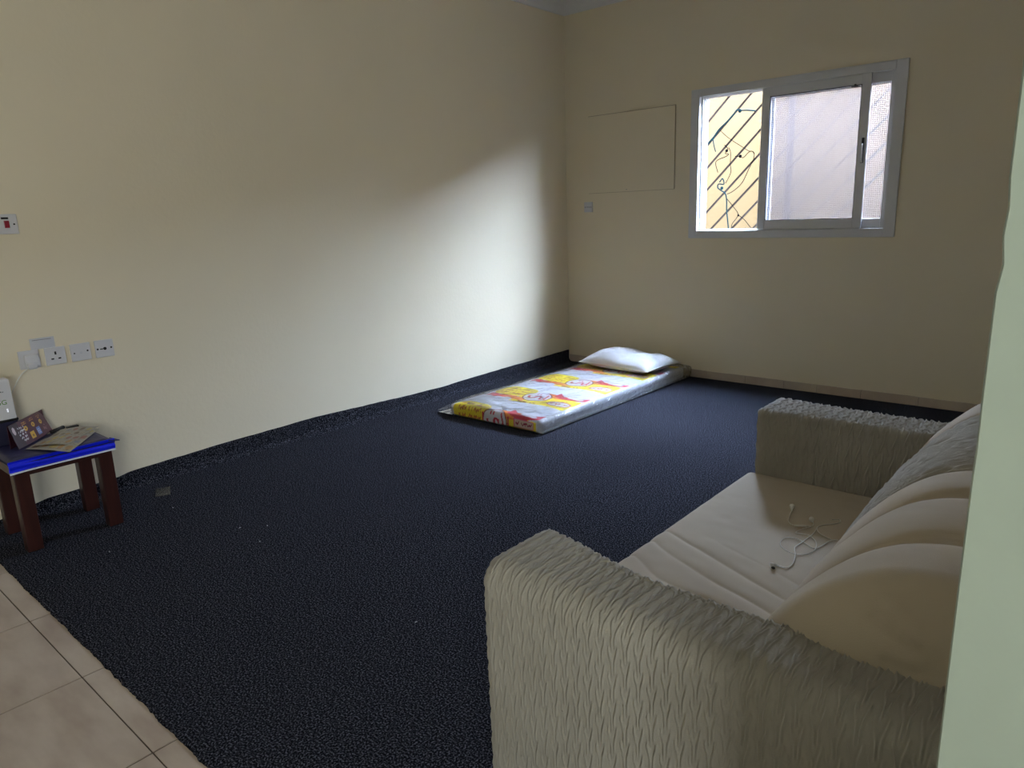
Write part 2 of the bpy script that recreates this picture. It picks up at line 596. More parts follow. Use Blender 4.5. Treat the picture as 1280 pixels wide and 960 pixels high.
# inner sash
sash = frame_box(MB(), 1.735, 2.452, 1.172, 2.158, 0.055, 0.004, 0.026, 0.003, wb=0.066, wt=0.068).build('sash', 'white_metal', win)
MB().box((1.786, 0.013, 1.234), (2.401, 0.017, 2.094)).build('pane', 'glass_light', sash)
frame_box(MB(), 1.7895, 2.3975, 1.2375, 2.0905, 0.004, 0.008, 0.0128, 0, wt=0.006).build('gasket', 'rubber', sash)
MB().box((2.421, -0.004, 1.595), (2.437, 0.006, 1.755), 0.002).build('latch_plate', 'rubber', sash)
hp = spline([(2.429, -0.004, 1.60), (2.431, -0.020, 1.62), (2.432, -0.024, 1.66), (2.431, -0.020, 1.70), (2.429, -0.006, 1.715)], 4)
MB().tube(hp, 0.005, 8).build('handle', 'white_metal', sash)
mb = MB()
mb.box((2.335, -0.004, 2.075), (2.375, 0.008, 2.082), 0.001)
mb.box((2.350, -0.004, 2.080), (2.362, 0.008, 2.094), 0.001)
mb.build('stop', 'rubber', sash)
# fly screen sash in the middle track
scr = frame_box(MB(), 1.760, 2.600, 1.176, 2.150, 0.036, 0.034, 0.050, 0.002, wl_=0.03, wb=0.058, wt=0.062).build('screen_frame', 'white_metal', win)
mb = MB()
sp = 0.0125
x = 1.795
while x < 2.565:
    mb.box((x - 0.0011, 0.0402, 1.232), (x + 0.0011, 0.0415, 2.09))
    x += sp
z = 1.24
while z < 2.088:
    mb.box((1.789, 0.0415, z - 0.0011), (2.565, 0.0428, z + 0.0011))
    z += sp
sm = mb.build('insect_mesh', 'mesh', scr)
sm['kind'] = 'stuff'
# second glazed sash slid behind the first
sash2 = frame_box(MB(), 1.765, 2.598, 1.176, 2.150, 0.05, 0.084, 0.104, 0.003, wl_=0.03, wr=0.036, wb=0.058, wt=0.062).build('sash', 'white_metal', win)
MB().box((1.794, 0.092, 1.233), (2.563, 0.096, 2.089)).build('pane', 'glass_dusty', sash2)

# ---- outside: boundary wall, ground, downpipe, grille
BWY = 1.50
struct(MB().box((-14, BWY, -0.3), (2.45, BWY + 0.2, 2.42)).box((2.45, BWY, -0.3), (16, BWY + 0.2, 2.60)).build('wall_outside', 'yellow_wall'))  # the step in its height is invented to shape the incoming sky light
mb = MB()                                                       # added unseen light-absorbing facing on the outside of the house
mb.box((-14, WT, -0.3), (WX0, WT + 0.02, 11.0)).box((WX1, WT, -0.3), (16, WT + 0.02, 11.0))
mb.box((WX0, WT, -0.3), (WX1, WT + 0.02, WZ0)).box((WX0, WT, WZ1), (WX1, WT + 0.02, 11.0))
struct(mb.build('wall_light_absorber', 'dark_skin'))
struct(MB().box((-14, WT + 0.001, -0.5), (16, BWY + 6, -0.3)).build('ground', 'ground'))
PIPX, PIPY = 1.414, BWY - 0.045
pipe = thing('downpipe', 'slim grey vertical pipe on the yellow wall outside the window', 'pipe', (PIPX, PIPY, -0.3))
MB().tube([(PIPX, PIPY, -0.3), (PIPX, PIPY, 2.34)], 0.028, 14).build('pipe', 'pipe', pipe, smooth=True)
for z in (0.4, 1.05, 2.3):
    MB().tube([(PIPX, PIPY, z), (PIPX, PIPY, z + 0.03)], 0.033, 14).build('clamp', 'pipe', pipe)

GY = 0.25
gr = thing('window_grille', 'dark iron security grille of slanting bars outside the window', 'grille', (1.93, GY, 1.1))
frame_box(MB(), 1.10, 2.76, 1.02, 2.30, 0.016, GY - 0.008, GY + 0.008, 0.001).build('frame', 'bar', gr)
GX0, GX1, GZ0, GZ1 = 1.116, 2.744, 1.036, 2.284
for bx_ in (1.108, 2.752):
    for bz_ in (1.10, 2.22):
        MB().box((bx_ - 0.012, WT + 0.015, bz_ - 0.012), (bx_ + 0.012, GY + 0.004, bz_ + 0.012)).build('bracket', 'bar', gr)
for k in range(-7, 9):
    c = 1.867 + 0.1745 * k - 1.6           # z = x + c
    xa = max(GX0, GZ0 - c)
    xb = min(GX1, GZ1 - c)
    if xb - xa < 0.04:
        continue
    a, b = Vector((xa, GY, xa + c)), Vector((xb, GY, xb + c))
    t = (b - a).normalized()
    nn = Vector((-t.z, 0, t.x)) * 0.0065
    dy = Vector((0, 0.005, 0))
    V = [p + s1 * nn + s2 * dy for p in (a, b) for s1, s2 in ((-1, -1), (1, -1), (1, 1), (-1, 1))]
    F = [(0, 1, 2, 3), (7, 6, 5, 4), (0, 4, 5, 1), (1, 5, 6, 2), (2, 6, 7, 3), (3, 7, 4, 0)]
    mk('bar', V, F, 'bar', gr)

def cam_pt(px, py, axis, val):
    d = fw + rt * ((px - 640) / FPX) - up * ((py - 480) / FPX)
    t = (val - CAM[axis]) / d[axis]
    return CAM + d * t

def strand(name, label, cat, px, r, m, y=0.238, n=5, group=None, knots=()):
    pts = spline([cam_pt(a, b, 1, y) + Vector((0, 0.004 * math.sin(i * 2.1), 0)) for i, (a, b) in enumerate(px)], n)
    mb = MB().tube(pts, r, 6)
    for a, b, kr in knots:
        c = cam_pt(a, b, 1, y)
        mb.ell(c, (kr, kr * 0.8, kr), 8, 6)
    o = mb.build(name, m, None, tuple(pts[0]), True)
    return tag(o, label, cat, group)

def loc_px(ox, oy, sc, pts):
    return [(ox + a / sc, oy + b / sc) for a, b in pts]
c1 = lambda *p: loc_px(865, 100, 9.6, p)
c2 = lambda *p: loc_px(865, 190, 8.727, p)
strand('twine', 'teal twine wrapped along the second grille bar with a level end knotted at its top', 'twine',
       c1((185, 770), (260, 680), (330, 590), (420, 500), (500, 410), (540, 360), (580, 365), (660, 362), (760, 370)), 0.0055, 'twine', 0.236, 5, knots=[(865 + 575 / 9.6, 100 + 370 / 9.6, 0.014)])
strand('twine', 'short teal twine end hanging loose from the upper left grille bar', 'twine', c1((250, 700), (262, 790), (285, 860)), 0.004, 'twine', 0.236)
strand('twine', 'teal twine bundle hanging straight down below the knot on the lower left bars', 'twine',
       c2((300, 330), (330, 290), (350, 350), (290, 350), (280, 390), (320, 420), (360, 450), (375, 520), (380, 640), (388, 740), (395, 835)), 0.0048, 'twine', 0.236, 5, knots=[(865 + 325 / 8.727, 190 + 395 / 8.727, 0.013)])
strand('wire', 'dark thin wire looping from the knot on the third bar down to the fifth', 'wire',
       c1((335, 600), (430, 690), (600, 800), (680, 850), (720, 855), (750, 890)), 0.0022, 'wire', 0.236)
strand('wire', 'dark wire tangle hanging in long loops between the middle grille bars', 'wire',
       c1((390, 780), (430, 830), (400, 880), (440, 890), (400, 920), (290, 980), (310, 1110)), 0.0028, 'wire', 0.236, knots=[(865 + 415 / 9.6, 100 + 850 / 9.6, 0.012)])
strand('wire', 'dark wire hanging from the fourth bar and bending down to the twine knot', 'wire',
       c1((440, 810), (460, 870), (462, 1010), (465, 1110), (400, 1240)), 0.0024, 'wire', 0.236)
strand('wire', 'dark wire curving in a wide bow from the fourth bar to the lower knot', 'wire',
       c1((515, 915), (580, 920), (620, 930), (690, 860), (740, 870), (740, 950), (680, 1070), (600, 1230), (500, 1330), (420, 1370)), 0.0026, 'wire', 0.236, knots=[(865 + 580 / 9.6, 100 + 915 / 9.6, 0.012)])
strand('wire', 'dark wire zigzagging down to the lower right end of the open window half', 'wire',
       c2((380, 510), (450, 600), (505, 685), (440, 780), (430, 830)), 0.0024, 'wire', 0.236, knots=[(865 + 505 / 8.727, 190 + 690 / 8.727, 0.009)])
strand('wire', 'dark short wire at the bottom right of the open window half', 'wire',
       c2((510, 690), (570, 740), (630, 810), (650, 835), (570, 830)), 0.0024, 'wire', 0.236)
strand('wire', 'thin curved wire hanging at the top behind the screened window half', 'wire',
       [(1024, 134), (1045, 118), (1056, 111), (1055, 103)], 0.003, 'wire', 0.2372)

# ------------------------------------------------------------------ carpet
def carpet():
    # strip across x (turned up on the left wall), swept along y; solid with 6-8 mm thickness
    ny = 240
    ys = np.linspace(-4.62, -0.016, ny)
    topz = np.interp(ys, [-4.62, -4.5, -4.3, -3.97, -3.92, -3.38, -2.72, -2.4, -2.05, -1.65, -0.81, -0.02],
                     [0.015, 0.024, 0.066, 0.076, 0.086, 0.106, 0.109, 0.101, 0.088, 0.081, 0.096, 0.104])
    topz = topz + 0.004 * (vnoise(ys * 5, ys * 0, 2) - 0.5) + 0.002 * (vnoise(ys * 21, ys * 0, 5) - 0.5)
    V = []
    rad = 0.035
    xr = [0.3, 0.8, 1.4, 2.0, 2.6, 3.2, 3.7, 4.14]
    for i in range(ny):
        y, tz = ys[i], topz[i]
        ripple = 0.003 * math.sin(y * 4.2) + 0.004 * (vnoise(np.array(y * 2.0), np.array(0.0), 9) - 0.5)
        up_ = [(0.002, tz), (0.009 + max(0, ripple), tz - 0.0005), (0.0095 + max(0, ripple), max(rad * 0.8, tz - 0.03))]
        cor = []
        for k in range(6):
            t = k / 5 * math.pi / 2
            cor.append((0.0095 + rad * (1 - math.cos(t)) + max(0, ripple) * (1 - k / 5), max(0.0, min(tz, rad * (1 - math.sin(t))))))
        top = up_[:2] + [up_[2]] + cor
        jag = 0.0
        edge = 0.007 * (vnoise(np.array(1.0), np.array(y), 1) - 0.5) * 0
        row = [(x_, y, z_) for x_, z_ in top]
        for x_ in xr:
            row.append((x_, y, 0.0))
        row.append((4.14, y, -0.0075))
        row.append((0.012, y, -0.0075))
        row.append((0.002, y, 0.0))
        V += row
    m = len(row)
    F = []
    for i in range(ny - 1):
        for k in range(m):
            F.append((i * m + k, (i + 1) * m + k, (i + 1) * m + (k + 1) % m, i * m + (k + 1) % m))
    F.append(tuple(range(m)))
    F.append(tuple((ny - 1) * m + k for k in range(m - 1, -1, -1)))
    o = mk('carpet', V, F, 'carpet', None, (2.0, -2.3, 0))
    return tag(o, 'charcoal navy fitted felt carpet turned up along the left wall', 'carpet')
carpet()
def carpet_edge():
    # frayed cut edge towards the tiles
    n = 420
    xs = np.linspace(0.02, 3.80, n)
    off = 0.006 * (vnoise(xs * 9, xs * 0, 4)) + 0.004 * (vnoise(xs * 40, xs * 0, 6)) + 0.003 * vnoise(xs * 120, xs * 0, 8)
    V, F = [], []
    for i in range(n):
        V += [(xs[i], -4.615, -0.001), (xs[i], -4.618 - off[i], -0.0025), (xs[i], -4.618 - off[i], -0.0048), (xs[i], -4.615, -0.0048)]
    for i in range(n - 1):
        for k in range(4):
            F.append((i * 4 + k, i * 4 + (k + 1) % 4, (i + 1) * 4 + (k + 1) % 4, (i + 1) * 4 + k))
    return mk('frayed_edge', V, F, 'carpet', bpy.data.objects['carpet'])
carpet_edge()

# ------------------------------------------------------------------ sofa
sofa = thing('sofa', 'beige two-seat sofa with wave-quilted arms and puffy channelled back', 'sofa', (3.35, -3.35, 0))
AX0, AX1 = 2.885, 3.80
AH = 0.60
def quilt(u, v, D=0.029, L=0.062, A=0.0034, w=0.0017):
    """pairs of short S-shaped tucks, each pair a quarter period lower than the last, lines running along v"""
    un = u + 0.0016 * (vnoise(u * 9, v * 9, 3) - 0.5)
    vn = -v + 0.010 * (vnoise(u * 5, v * 5, 4) - 0.5)
    h = np.zeros_like(u)
    p0 = np.floor(un / D)
    for dp in (-1, 0, 1):
        p = p0 + dp
        for a0, a1, ph in ((-0.40, -0.13, 0.0), (0.30, 0.10, -0.10)):
            ph0 = p * 0.25 + ph + 0.05 * np.sin(p * 2.7)
            t = np.mod(vn / L - ph0, 1.0)
            for tt in (t, t + 1.0):
                live = sstep(-0.001, 0.10, tt) * sstep(1.16, 0.92, tt)
                cen = (p + 0.5 + a0 + (a1 - a0) * sstep(0.05, 0.68, tt)) * D
                d = un - cen
                ridge = np.exp(-(d / w) ** 2) + 0.45 * np.where(d > 0, np.exp(-(d / (w * 3.2)) ** 2), 0)
                groove = np.exp(-((d + 1.9 * w) / (w * 1.1)) ** 2)
                h = h + live * (ridge - 0.8 * groove)
    return A * np.clip(h, -1, 1.4)

def arm(name, yo, yi, du, dv, qk={}):
    """yo outer face, yi inner face (yo<yi for the near arm)"""
    sg = 1.0 if yi > yo else -1.0
    W = abs(yi - yo)
    ro, ri = 0.055, 0.022
    seg = []
    # local c: distance from outer face inward ; z
    seg.append((0.0, 0.02))
    z = 0.02
    def add_line(p, q, n):
        for k in range(1, n + 1):
            seg.append((p[0] + (q[0] - p[0]) * k / n, p[1] + (q[1] - p[1]) * k / n))
    add_line((0, 0.02), (0, AH - ro), max(2, int((AH - ro) / dv)))
    n = max(4, int(ro * 1.57 / dv))
    for k in range(1, n + 1):
        t = k / n * math.pi / 2
        seg.append((ro * (1 - math.cos(t)), AH - ro + ro * math.sin(t)))
    add_line((ro, AH), (W - ri, AH), max(2, int((W - ro - ri) / dv)))
    n = max(4, int(ri * 1.57 / dv))
    for k in range(1, n + 1):
        t = k / n * math.pi / 2
        seg.append((W - ri + ri * math.sin(t), AH - ri + ri * math.cos(t)))
    add_line((W, AH - ri), (W, 0.22), max(2, int((AH - ri - 0.22) / dv)))
    seg = np.array(seg)
    tan = np.gradient(seg, axis=0)
    ln = np.linalg.norm(tan, axis=1, keepdims=True)
    tan = tan / ln
    nor = np.stack([-tan[:, 1], tan[:, 0]], 1)     # outward
    s = np.concatenate([[0], np.cumsum(np.linalg.norm(np.diff(seg, axis=0), axis=1))])
    us = np.arange(AX0, AX1 + 1e-6, du)
    rf = 0.024
    front = np.array([AX0 + rf * (1 - math.cos(t)) for t in np.linspace(0, math.pi / 2, 7)])[:-1]
    us = np.concatenate([front, us[us > AX0 + rf]])
    U, Vv = np.meshgrid(us, s, indexing='ij')
    Hh = quilt(U, Vv, **qk)
    inset = np.where(U < AX0 + rf, rf - np.sqrt(np.maximum(0, rf ** 2 - (rf - (U - AX0)) ** 2)), 0)
    disp = Hh - inset
    C = seg[None, :, 0] + nor[None, :, 0] * disp
    Z = seg[None, :, 1] + nor[None, :, 1] * disp
    # inner edge of the top leans outward a little where the back pushes it
    bow = 0.055 * sstep(AX0, AX0 + 0.35, U) * sstep(0.10, 0.0, np.abs(C - W)) * sstep(0.42, AH, Z)
    C = C - bow * (1 if sg > 0 else 0.5)
    # slightly slumped top
    Z = Z - 0.008 * np.sin(np.pi * np.clip((U - AX0) / (AX1 - AX0), 0, 1)) * sstep(0.4, 0.6, Z)
    Y = yo + sg * C
    V = np.stack([U, Y, Z], -1).reshape(-1, 3)
    F = grid_faces(len(us), len(s))
    if sg < 0:
        F = F[:, ::-1]
    F = F.tolist()
    ns = len(s)
    cap = list(range(ns))
    F.append(cap if sg < 0 else cap[::-1])
    cap2 = [(len(us) - 1) * ns + k for k in range(ns)]
    F.append(cap2 if sg > 0 else cap2[::-1])
    return mk(name, V, F, 'sofa', sofa, smooth=True)
arm('arm', -4.228, -3.992, 0.0015, 0.0055)
arm('arm', -2.468, -2.720, 0.0021, 0.0065, dict(D=0.036, L=0.074, A=0.0050, w=0.0024))

SEATZ = 0.355
def seat_height(X, Y):
    z = SEATZ + 0.012 * np.sin(np.pi * np.clip((X - 2.86) / 0.55, 0, 1)) * np.sin(np.pi * np.clip((Y + 4.0) / 1.28, 0, 1)) - 0.006
    # drag folds fanning out near the near arm
    wv = (X - 2.88) * 0.40 + (Y + 3.36) * 0.917
    along = (X - 2.88) * 0.917 - (Y + 3.36) * 0.40
    q = wv + 0.012 * np.sin(along * 9) + 0.045 * (vnoise(X * 4, Y * 7, 8) - 0.5)
    f = np.abs(np.sin(q * math.pi / 0.085 + 1.2 * vnoise(X * 4, Y * 9, 2))) ** 0.8
    mask = sstep(-3.30, -3.42, Y - (X - 2.88) * -0.25) * (0.5 + 0.5 * vnoise(X * 5, Y * 5, 12))
    z = z - 0.0075 * (1 - f) ** 2 * mask + 0.002 * mask
    z = z + 0.0016 * (vnoise(X * 16 + Y * 4, Y * 26, 6) - 0.5)
    return z
def seat():
    xs = np.linspace(2.885, 3.46, 150)
    ys = np.linspace(-3.993, -2.722, 300)
    X, Y = np.meshgrid(xs, ys, indexing='ij')
    Z = seat_height(X, Y)
    rows = []
    rr = 0.03
    # rounded front edge
    front = [(2.862, 0.17), (2.858, 0.22), (2.856, 0.28)]
    V = []
    for fx, fz in front:
        for y in ys:
            V.append((fx + 0.003 * math.sin(y * 14), y, fz))
    for t in np.linspace(0, math.pi / 2, 7)[:-1]:
        for j, y in enumerate(ys):
            z0 = Z[0, j]
            V.append((2.885 - rr * math.cos(t), y, z0 - rr + rr * math.sin(t)))
    V = np.array(V)
    V = np.concatenate([V, np.stack([X, Y, Z], -1).reshape(-1, 3)])
    nrow = len(V) // len(ys)
    V2 = np.array([(3.46, y, 0.17) for y in ys])
    V = np.concatenate([V, V2])
    F = grid_faces(nrow + 1, len(ys)).tolist()
    n = len(ys)
    F.append([i * n for i in range(nrow + 1)])
    F.append([i * n + n - 1 for i in range(nrow, -1, -1)])
    F.append([j for j in range(n)][::-1] + [nrow * n + j for j in range(n)])
    return mk('seat_cushion', V, F, 'seat', sofa, smooth=True)
seat()

prof_x = np.array([3.325, 3.345, 3.397, 3.458, 3.499, 3.533, 3.582, 3.632, 3.690, 3.760, 3.830, 3.890, 3.935, 3.955, 3.960])
prof_z = np.array([0.300, 0.343, 0.456, 0.566, 0.617, 0.654, 0.697, 0.724, 0.740, 0.744, 0.732, 0.700, 0.640, 0.500, 0.300])
def back(name, y0, y1, creases, quilted, m, r0, r1, dome=0.0):
    tt = np.concatenate([[0], np.cumsum(np.hypot(np.diff(prof_x), np.diff(prof_z)))])
    T = np.linspace(0, tt[-1], 130)
    px = np.interp(T, tt, prof_x)
    pz = np.interp(T, tt, prof_z)
    k = np.ones(7) / 7
    px2 = np.convolve(np.pad(px, 3, 'edge'), k, 'valid')
    pz2 = np.convolve(np.pad(pz, 3, 'edge'), k, 'valid')
    tan = np.stack([np.gradient(px2), np.gradient(pz2)], 1)
    tan /= np.linalg.norm(tan, axis=1, keepdims=True)
    nx, nz = -tan[:, 1], tan[:, 0]
    n = max(20, int((y1 - y0) / 0.006))
    # even the spacing at rounded ends
    ys = y0 + (y1 - y0) * (0.5 - 0.5 * np.cos(np.linspace(0, np.pi, n)))
    Y, TT = np.meshgrid(ys, T, indexing='ij')
    d = np.zeros_like(Y)
    cs = [y0] + list(creases) + [y1]
    if dome:
        cs[0] = y0 - (cs[1] - y0)
    for a, b in zip(cs[:-1], cs[1:]):
        msk = (Y >= a) & (Y <= b)
        q = np.clip((Y - a) / (b - a), 0, 1)
        bul = np.sqrt(np.maximum(0, 1 - np.abs(2 * q - 1) ** 2.6))
        d = np.where(msk, 0.030 * bul - 0.020, d)
    # ends rounded over
    def endround(dist, r):
        return np.where((dist < r) & (r > 0), r - np.sqrt(np.maximum(0, r * r - (r - dist) ** 2)), 0)
    d = d - endround(Y - y0, r0) - endround(y1 - Y, r1)
    if quilted:
        d = d + quilt(Y + 0.004 * np.sin(TT * 30), TT, 0.050, 0.17, 0.0070, 0.0040)
    else:
        d = d + 0.006 * (vnoise(Y * 7, TT * 6, 5) - 0.5) + 0.002 * (vnoise(Y * 20 + TT * 9, TT * 12, 7) - 0.5)
        for cy in creases:                       # small drag folds running off each seam
            for off, tc_ in ((0.035, 0.55), (-0.03, 0.42)):
                line = (Y - cy - off * np.clip((TT - tc_ + 0.1) * 4, 0, 1.5))
                d = d - 0.004 * np.exp(-(line / 0.007) ** 2) * sstep(tc_ - 0.1, tc_, TT) * sstep(tc_ + 0.22, tc_ + 0.1, TT)
    X = px2[None, :] + nx[None, :] * d
    Z = pz2[None, :] + nz[None, :] * d
    rows = [np.stack([X[i], Y[i], Z[i]], -1) for i in range(n)]
    if dome:
        # the end closes in a soft dome with folds dragged towards the rear corner
        cx, cz = 3.70, 0.56
        ring0 = rows[0].copy()
        pre = []
        folds = [((3.66, .705), (3.71, .675), (3.745, .62), (3.76, .55)), ((3.64, .665), (3.69, .648), (3.74, .632)), ((3.67, .605), (3.71, .608), (3.745, .622))]
        for sc in list(np.sin(np.linspace(0.02, math.pi / 2 - 0.03, 44))):
            P = ring0.copy()
            P[:, 0] = cx + (P[:, 0] - cx) * sc
            P[:, 2] = cz + (P[:, 2] - cz) * sc
            bulge = dome * math.sqrt(1 - sc ** 2.6)
            fd = np.zeros(len(P))
            for pl in folds:
                q = np.array(spline([(a, 0, b) for a, b in pl], 8))[:, [0, 2]]
                dist = np.min(np.hypot(P[:, 0][:, None] - q[None, :, 0], P[:, 2][:, None] - q[None, :, 1]), axis=1)
                fd += np.exp(-(dist / 0.012) ** 2)
            P[:, 1] = ring0[:, 1] - bulge + 0.006 * np.clip(fd, 0, 1)
            pre.append(P)
        rows = pre + rows
    nt = len(T)
    nr = len(rows)
    V = np.concatenate(rows)
    F = grid_faces(nr, nt).tolist()
    for i in range(nr - 1):
        F.append([i * nt, i * nt + nt - 1, (i + 1) * nt + nt - 1, (i + 1) * nt])
    F.append(list(range(nt)))
    F.append([(nr - 1) * nt + k for k in range(nt - 1, -1, -1)])
    return mk(name, V, F, m, sofa, smooth=True)
back('back_cushion', -4.005, -3.392, (-3.835, -3.585), False, 'seat', 0.0, 0.03, 0.092)
back('back_panel', -3.40, -2.755, (), True, 'sofa', 0.02, 0.02)
back('back_cushion', -2.763, -2.56, (), False, 'seat', 0.03, 0.06)
MB().box((2.90, -3.99, 0.05), (3.94, -2.72, 0.20), 0.01).build('base', 'sofa', sofa)
for fx in (2.95, 3.88):
    for fy in (-4.12, -2.58):
        MB().tube([(fx, fy, 0.0012), (fx, fy, 0.06)], [0.022, 0.028], 10).build('foot', 'wood', sofa)

# earphones lying on the seat
ep = thing('earphones', 'white wired earphones tangled on the sofa seat', 'earphones', tuple(cam_pt(1010, 665, 2, SEATZ)))
def on_seat(cx, cy, lift):
    px, py = 940 + cx / 8.0, 610 + cy / 8.0
    z = SEATZ
    for _ in range(6):
        p = cam_pt(px, py, 2, z)
        z = float(seat_height(np.array(p.x), np.array(p.y))) + lift
    return Vector((p.x, p.y, z))
def seat_cord(pts, r=0.0013):
    P = [on_seat(a, b, 0.0016) for a, b in pts]
    return spline([p + Vector((0, 0, 0.0012)) for p in P], 6)
mb = MB()
mb.tube(seat_cord([(397, 225), (372, 290), (362, 330), (385, 362), (425, 376)]), 0.0013, 6)
mb.tube(seat_cord([(545, 382), (590, 388), (530, 405), (470, 425), (437, 450), (500, 460), (570, 478), (625, 520), (643, 570), (625, 625), (570, 658), (490, 668), (400, 655), (320, 615), (282, 565), (305, 515), (370, 497), (440, 508), (510, 540), (570, 582), (615, 606), (680, 590), (745, 550), (800, 524), (858, 523)]), 0.0013, 6)
mb.tube(seat_cord([(800, 524), (730, 490), (670, 450), (650, 410), (670, 382), (740, 368), (800, 362), (860, 354), (885, 335), (870, 318), (800, 318)]), 0.0013, 6)
mb.tube(seat_cord([(610, 340), (616, 365), (600, 385)]), 0.0013, 6)
mb.tube(seat_cord([(655, 392), (610, 460), (560, 500), (490, 552), (432, 590), (425, 615), (432, 660), (424, 720), (400, 770), (345, 800), (290, 790), (240, 775)]), 0.0015, 6)
mb.build('cable', 'cord', ep, smooth=True)
mb = MB().tube([on_seat(425, 376, 0.0055), on_seat(545, 382, 0.0055)], 0.0032, 8)
mb.build('remote', 'cord', ep, smooth=True)
for (bx, by), (sx_, sy_) in (((400, 183), (397, 225)), ((595, 313), (610, 342))):
    c = on_seat(bx, by, 0.0105)
    mb = MB().ell(c, (0.0085, 0.0085, 0.0085), 12, 8)
    mb.tube([c, on_seat(sx_, sy_, 0.0055)], [0.0045, 0.0026], 8)
    mb.build('earbud', 'cord', ep, smooth=True)
a, b = on_seat(185, 768, 0.0085), on_seat(245, 772, 0.006)
MB().tube([a + (a - b) * 0.0, a * 0.6 + b * 0.4, b], [0.0062, 0.006, 0.0025], 10).build('jack', 'cord', ep, smooth=True)
c = on_seat(212, 798, 0.0065)
MB().ell(c, (0.006, 0.004, 0.004), 10, 6).build('jack_tip', 'black', ep, smooth=True)

# ------------------------------------------------------------------ mattress with print, film and pillow
MX0, MX1, MY0, MY1, MZ = 0.415, 1.215, -1.955, -0.065, 0.092
mt = thing('floor_mattress', 'thin plastic-wrapped floor mattress printed in yellow and red', 'mattress', (0.815, -1.0, 0))
def ellm(x, v, cx, cv, rx, rv, p=2.0):
    return (np.abs((x - cx) / rx) ** p + np.abs((v - cv) / rv) ** p) < 1
def text_mask(x, v, x0, x1, v0, v1, rows, seed, dens=0.52):
    """rows of small joined strokes like handwriting"""
    inside = (x > x0) & (x < x1) & (v > v0) & (v < v1)
    q = (v - v0) / (v1 - v0) * rows
    r = np.floor(q)
    f = q - r
    wob = 0.5 + 0.26 * np.sin(x * 210 + r * 2.3 + seed) * np.sin(x * 83 + seed * 1.7 + r)
    line = np.abs(f - wob) < 0.17
    gap = vnoise(x * 55, r * 7.3, seed) > 0.34
    stem = (vnoise(x * 150, r * 3.1, seed + 3) > 0.78) & (np.abs(f - 0.5) < 0.33)
    return inside & ((line & gap) | stem)
def mattress_print(x, s):
    """x across, s along the wrapped surface (s = y on top, continues down the near end)"""
    c = np.zeros(x.shape + (3,))
    c[:] = (0.62, 0.62, 0.67)
    per = 0.503
    base = -2.145
    k = np.floor((s - base + 0.06) / per)
    v = (s - base + 0.06) - k * per - 0.06
    Y = np.array((0.83, 0.66, 0.02))
    Rd = np.array((0.56, 0.012, 0.045))
    Or = np.array((0.78, 0.24, 0.03))
    Wt = np.array((0.66, 0.63, 0.66))
    Dk = np.array((0.22, 0.012, 0.03))
    wob = 0.010 * np.sin(x * 31) + 0.006 * np.sin(x * 77)
    # lower yellow sweep
    lowy = (x > 0.72) & (x < 1.185) & (v > -0.045 + 0.02 * np.sin((x - 0.7) * 6) + 0.0) & (v < 0.195 + wob)
    c[lowy] = Y
    # ribbon on the left, red going orange towards the oval
    rib = (x > 0.462) & (x < 0.80) & (v > 0.002 + wob + 0.02 * (x - 0.46)) & (v < 0.078 + wob - 0.02 * (x - 0.46))
    mixf = np.clip((x - 0.55) / 0.22, 0, 1)[..., None]
    rc = Rd * (1 - mixf) + Or * mixf
    c[rib] = rc[rib]
    # yellow speech blob
    blob = ellm(x, v, 0.605, 0.185, 0.155, 0.115, 3.2)
    c[blob] = Y
    c[text_mask(x, v, 0.50, 0.71, 0.105, 0.265, 3, 3) & blob] = (0.50, 0.16, 0.02)
    # orange and red ribbon on the right
    orr = (x > 0.86) & (x < 1.03) & (v > 0.17) & (v < 0.245 + wob)
    c[orr] = Or
    mid = 0.255 - 0.055 * np.sin(np.clip((x - 0.93) / 0.25, 0, 1) * math.pi)
    rr = (x > 0.925) & (x < 1.185) & (np.abs(v - mid) < 0.042 - 0.02 * np.sin(np.clip((x - 0.93) / 0.25, 0, 1) * math.pi))
    c[rr] = Rd
    so = ellm(x, v, 1.105, 0.235, 0.05, 0.022)
    c[so] = Wt
    # big white oval with dark outline and red lettering
    out = ellm(x, v, 0.835, 0.135, 0.108, 0.105)
    inn = ellm(x, v, 0.835, 0.135, 0.099, 0.096)
    c[out] = Dk
    c[inn] = Wt
    st = np.zeros(x.shape, bool)
    for cx, cv, rx, rv, a0 in ((0.80, 0.135, 0.030, 0.035, 1), (0.845, 0.125, 0.022, 0.03, 0), (0.885, 0.145, 0.018, 0.045, 1)):
        e = np.sqrt(((x - cx) / rx) ** 2 + ((v - cv) / rv) ** 2)
        st |= (np.abs(e - 1) < 0.28) & ((v < cv + 0.01) if a0 else (v > cv - 0.012))
    st |= (np.abs(x - 0.905 + (v - 0.14) * 0.25) < 0.006) & (np.abs(v - 0.15) < 0.05)
    st |= ((np.abs(x - 0.80) < 0.008) | (np.abs(x - 0.825) < 0.008)) & (np.abs(v - 0.19) < 0.010)
    c[st & inn] = Rd
    # label oval low on the right
    o2 = ellm(x, v, 1.075, 0.065, 0.088, 0.050, 3)
    i2 = ellm(x, v, 1.075, 0.065, 0.079, 0.041, 3)
    c[o2 & lowy] = (0.62, 0.10, 0.26)
    c[i2] = Wt
    c[text_mask(x, v, 1.01, 1.14, 0.040, 0.09, 1, 8, 0.6) & i2] = Rd
    # text on the yellow to the right of the fold, printed darker
    c[text_mask(x, v, 0.775, 0.93, -0.03, 0.012, 1, 5) & lowy] = Dk
    # near end of the cover: boxed lettering and panel borders folded down over the front
    fr = (s < MY0 - 0.004)
    bx2 = fr & (x > 1.00) & (x < 1.165) & (s > MY0 - 0.064)
    c[bx2] = (0.62, 0.10, 0.26)
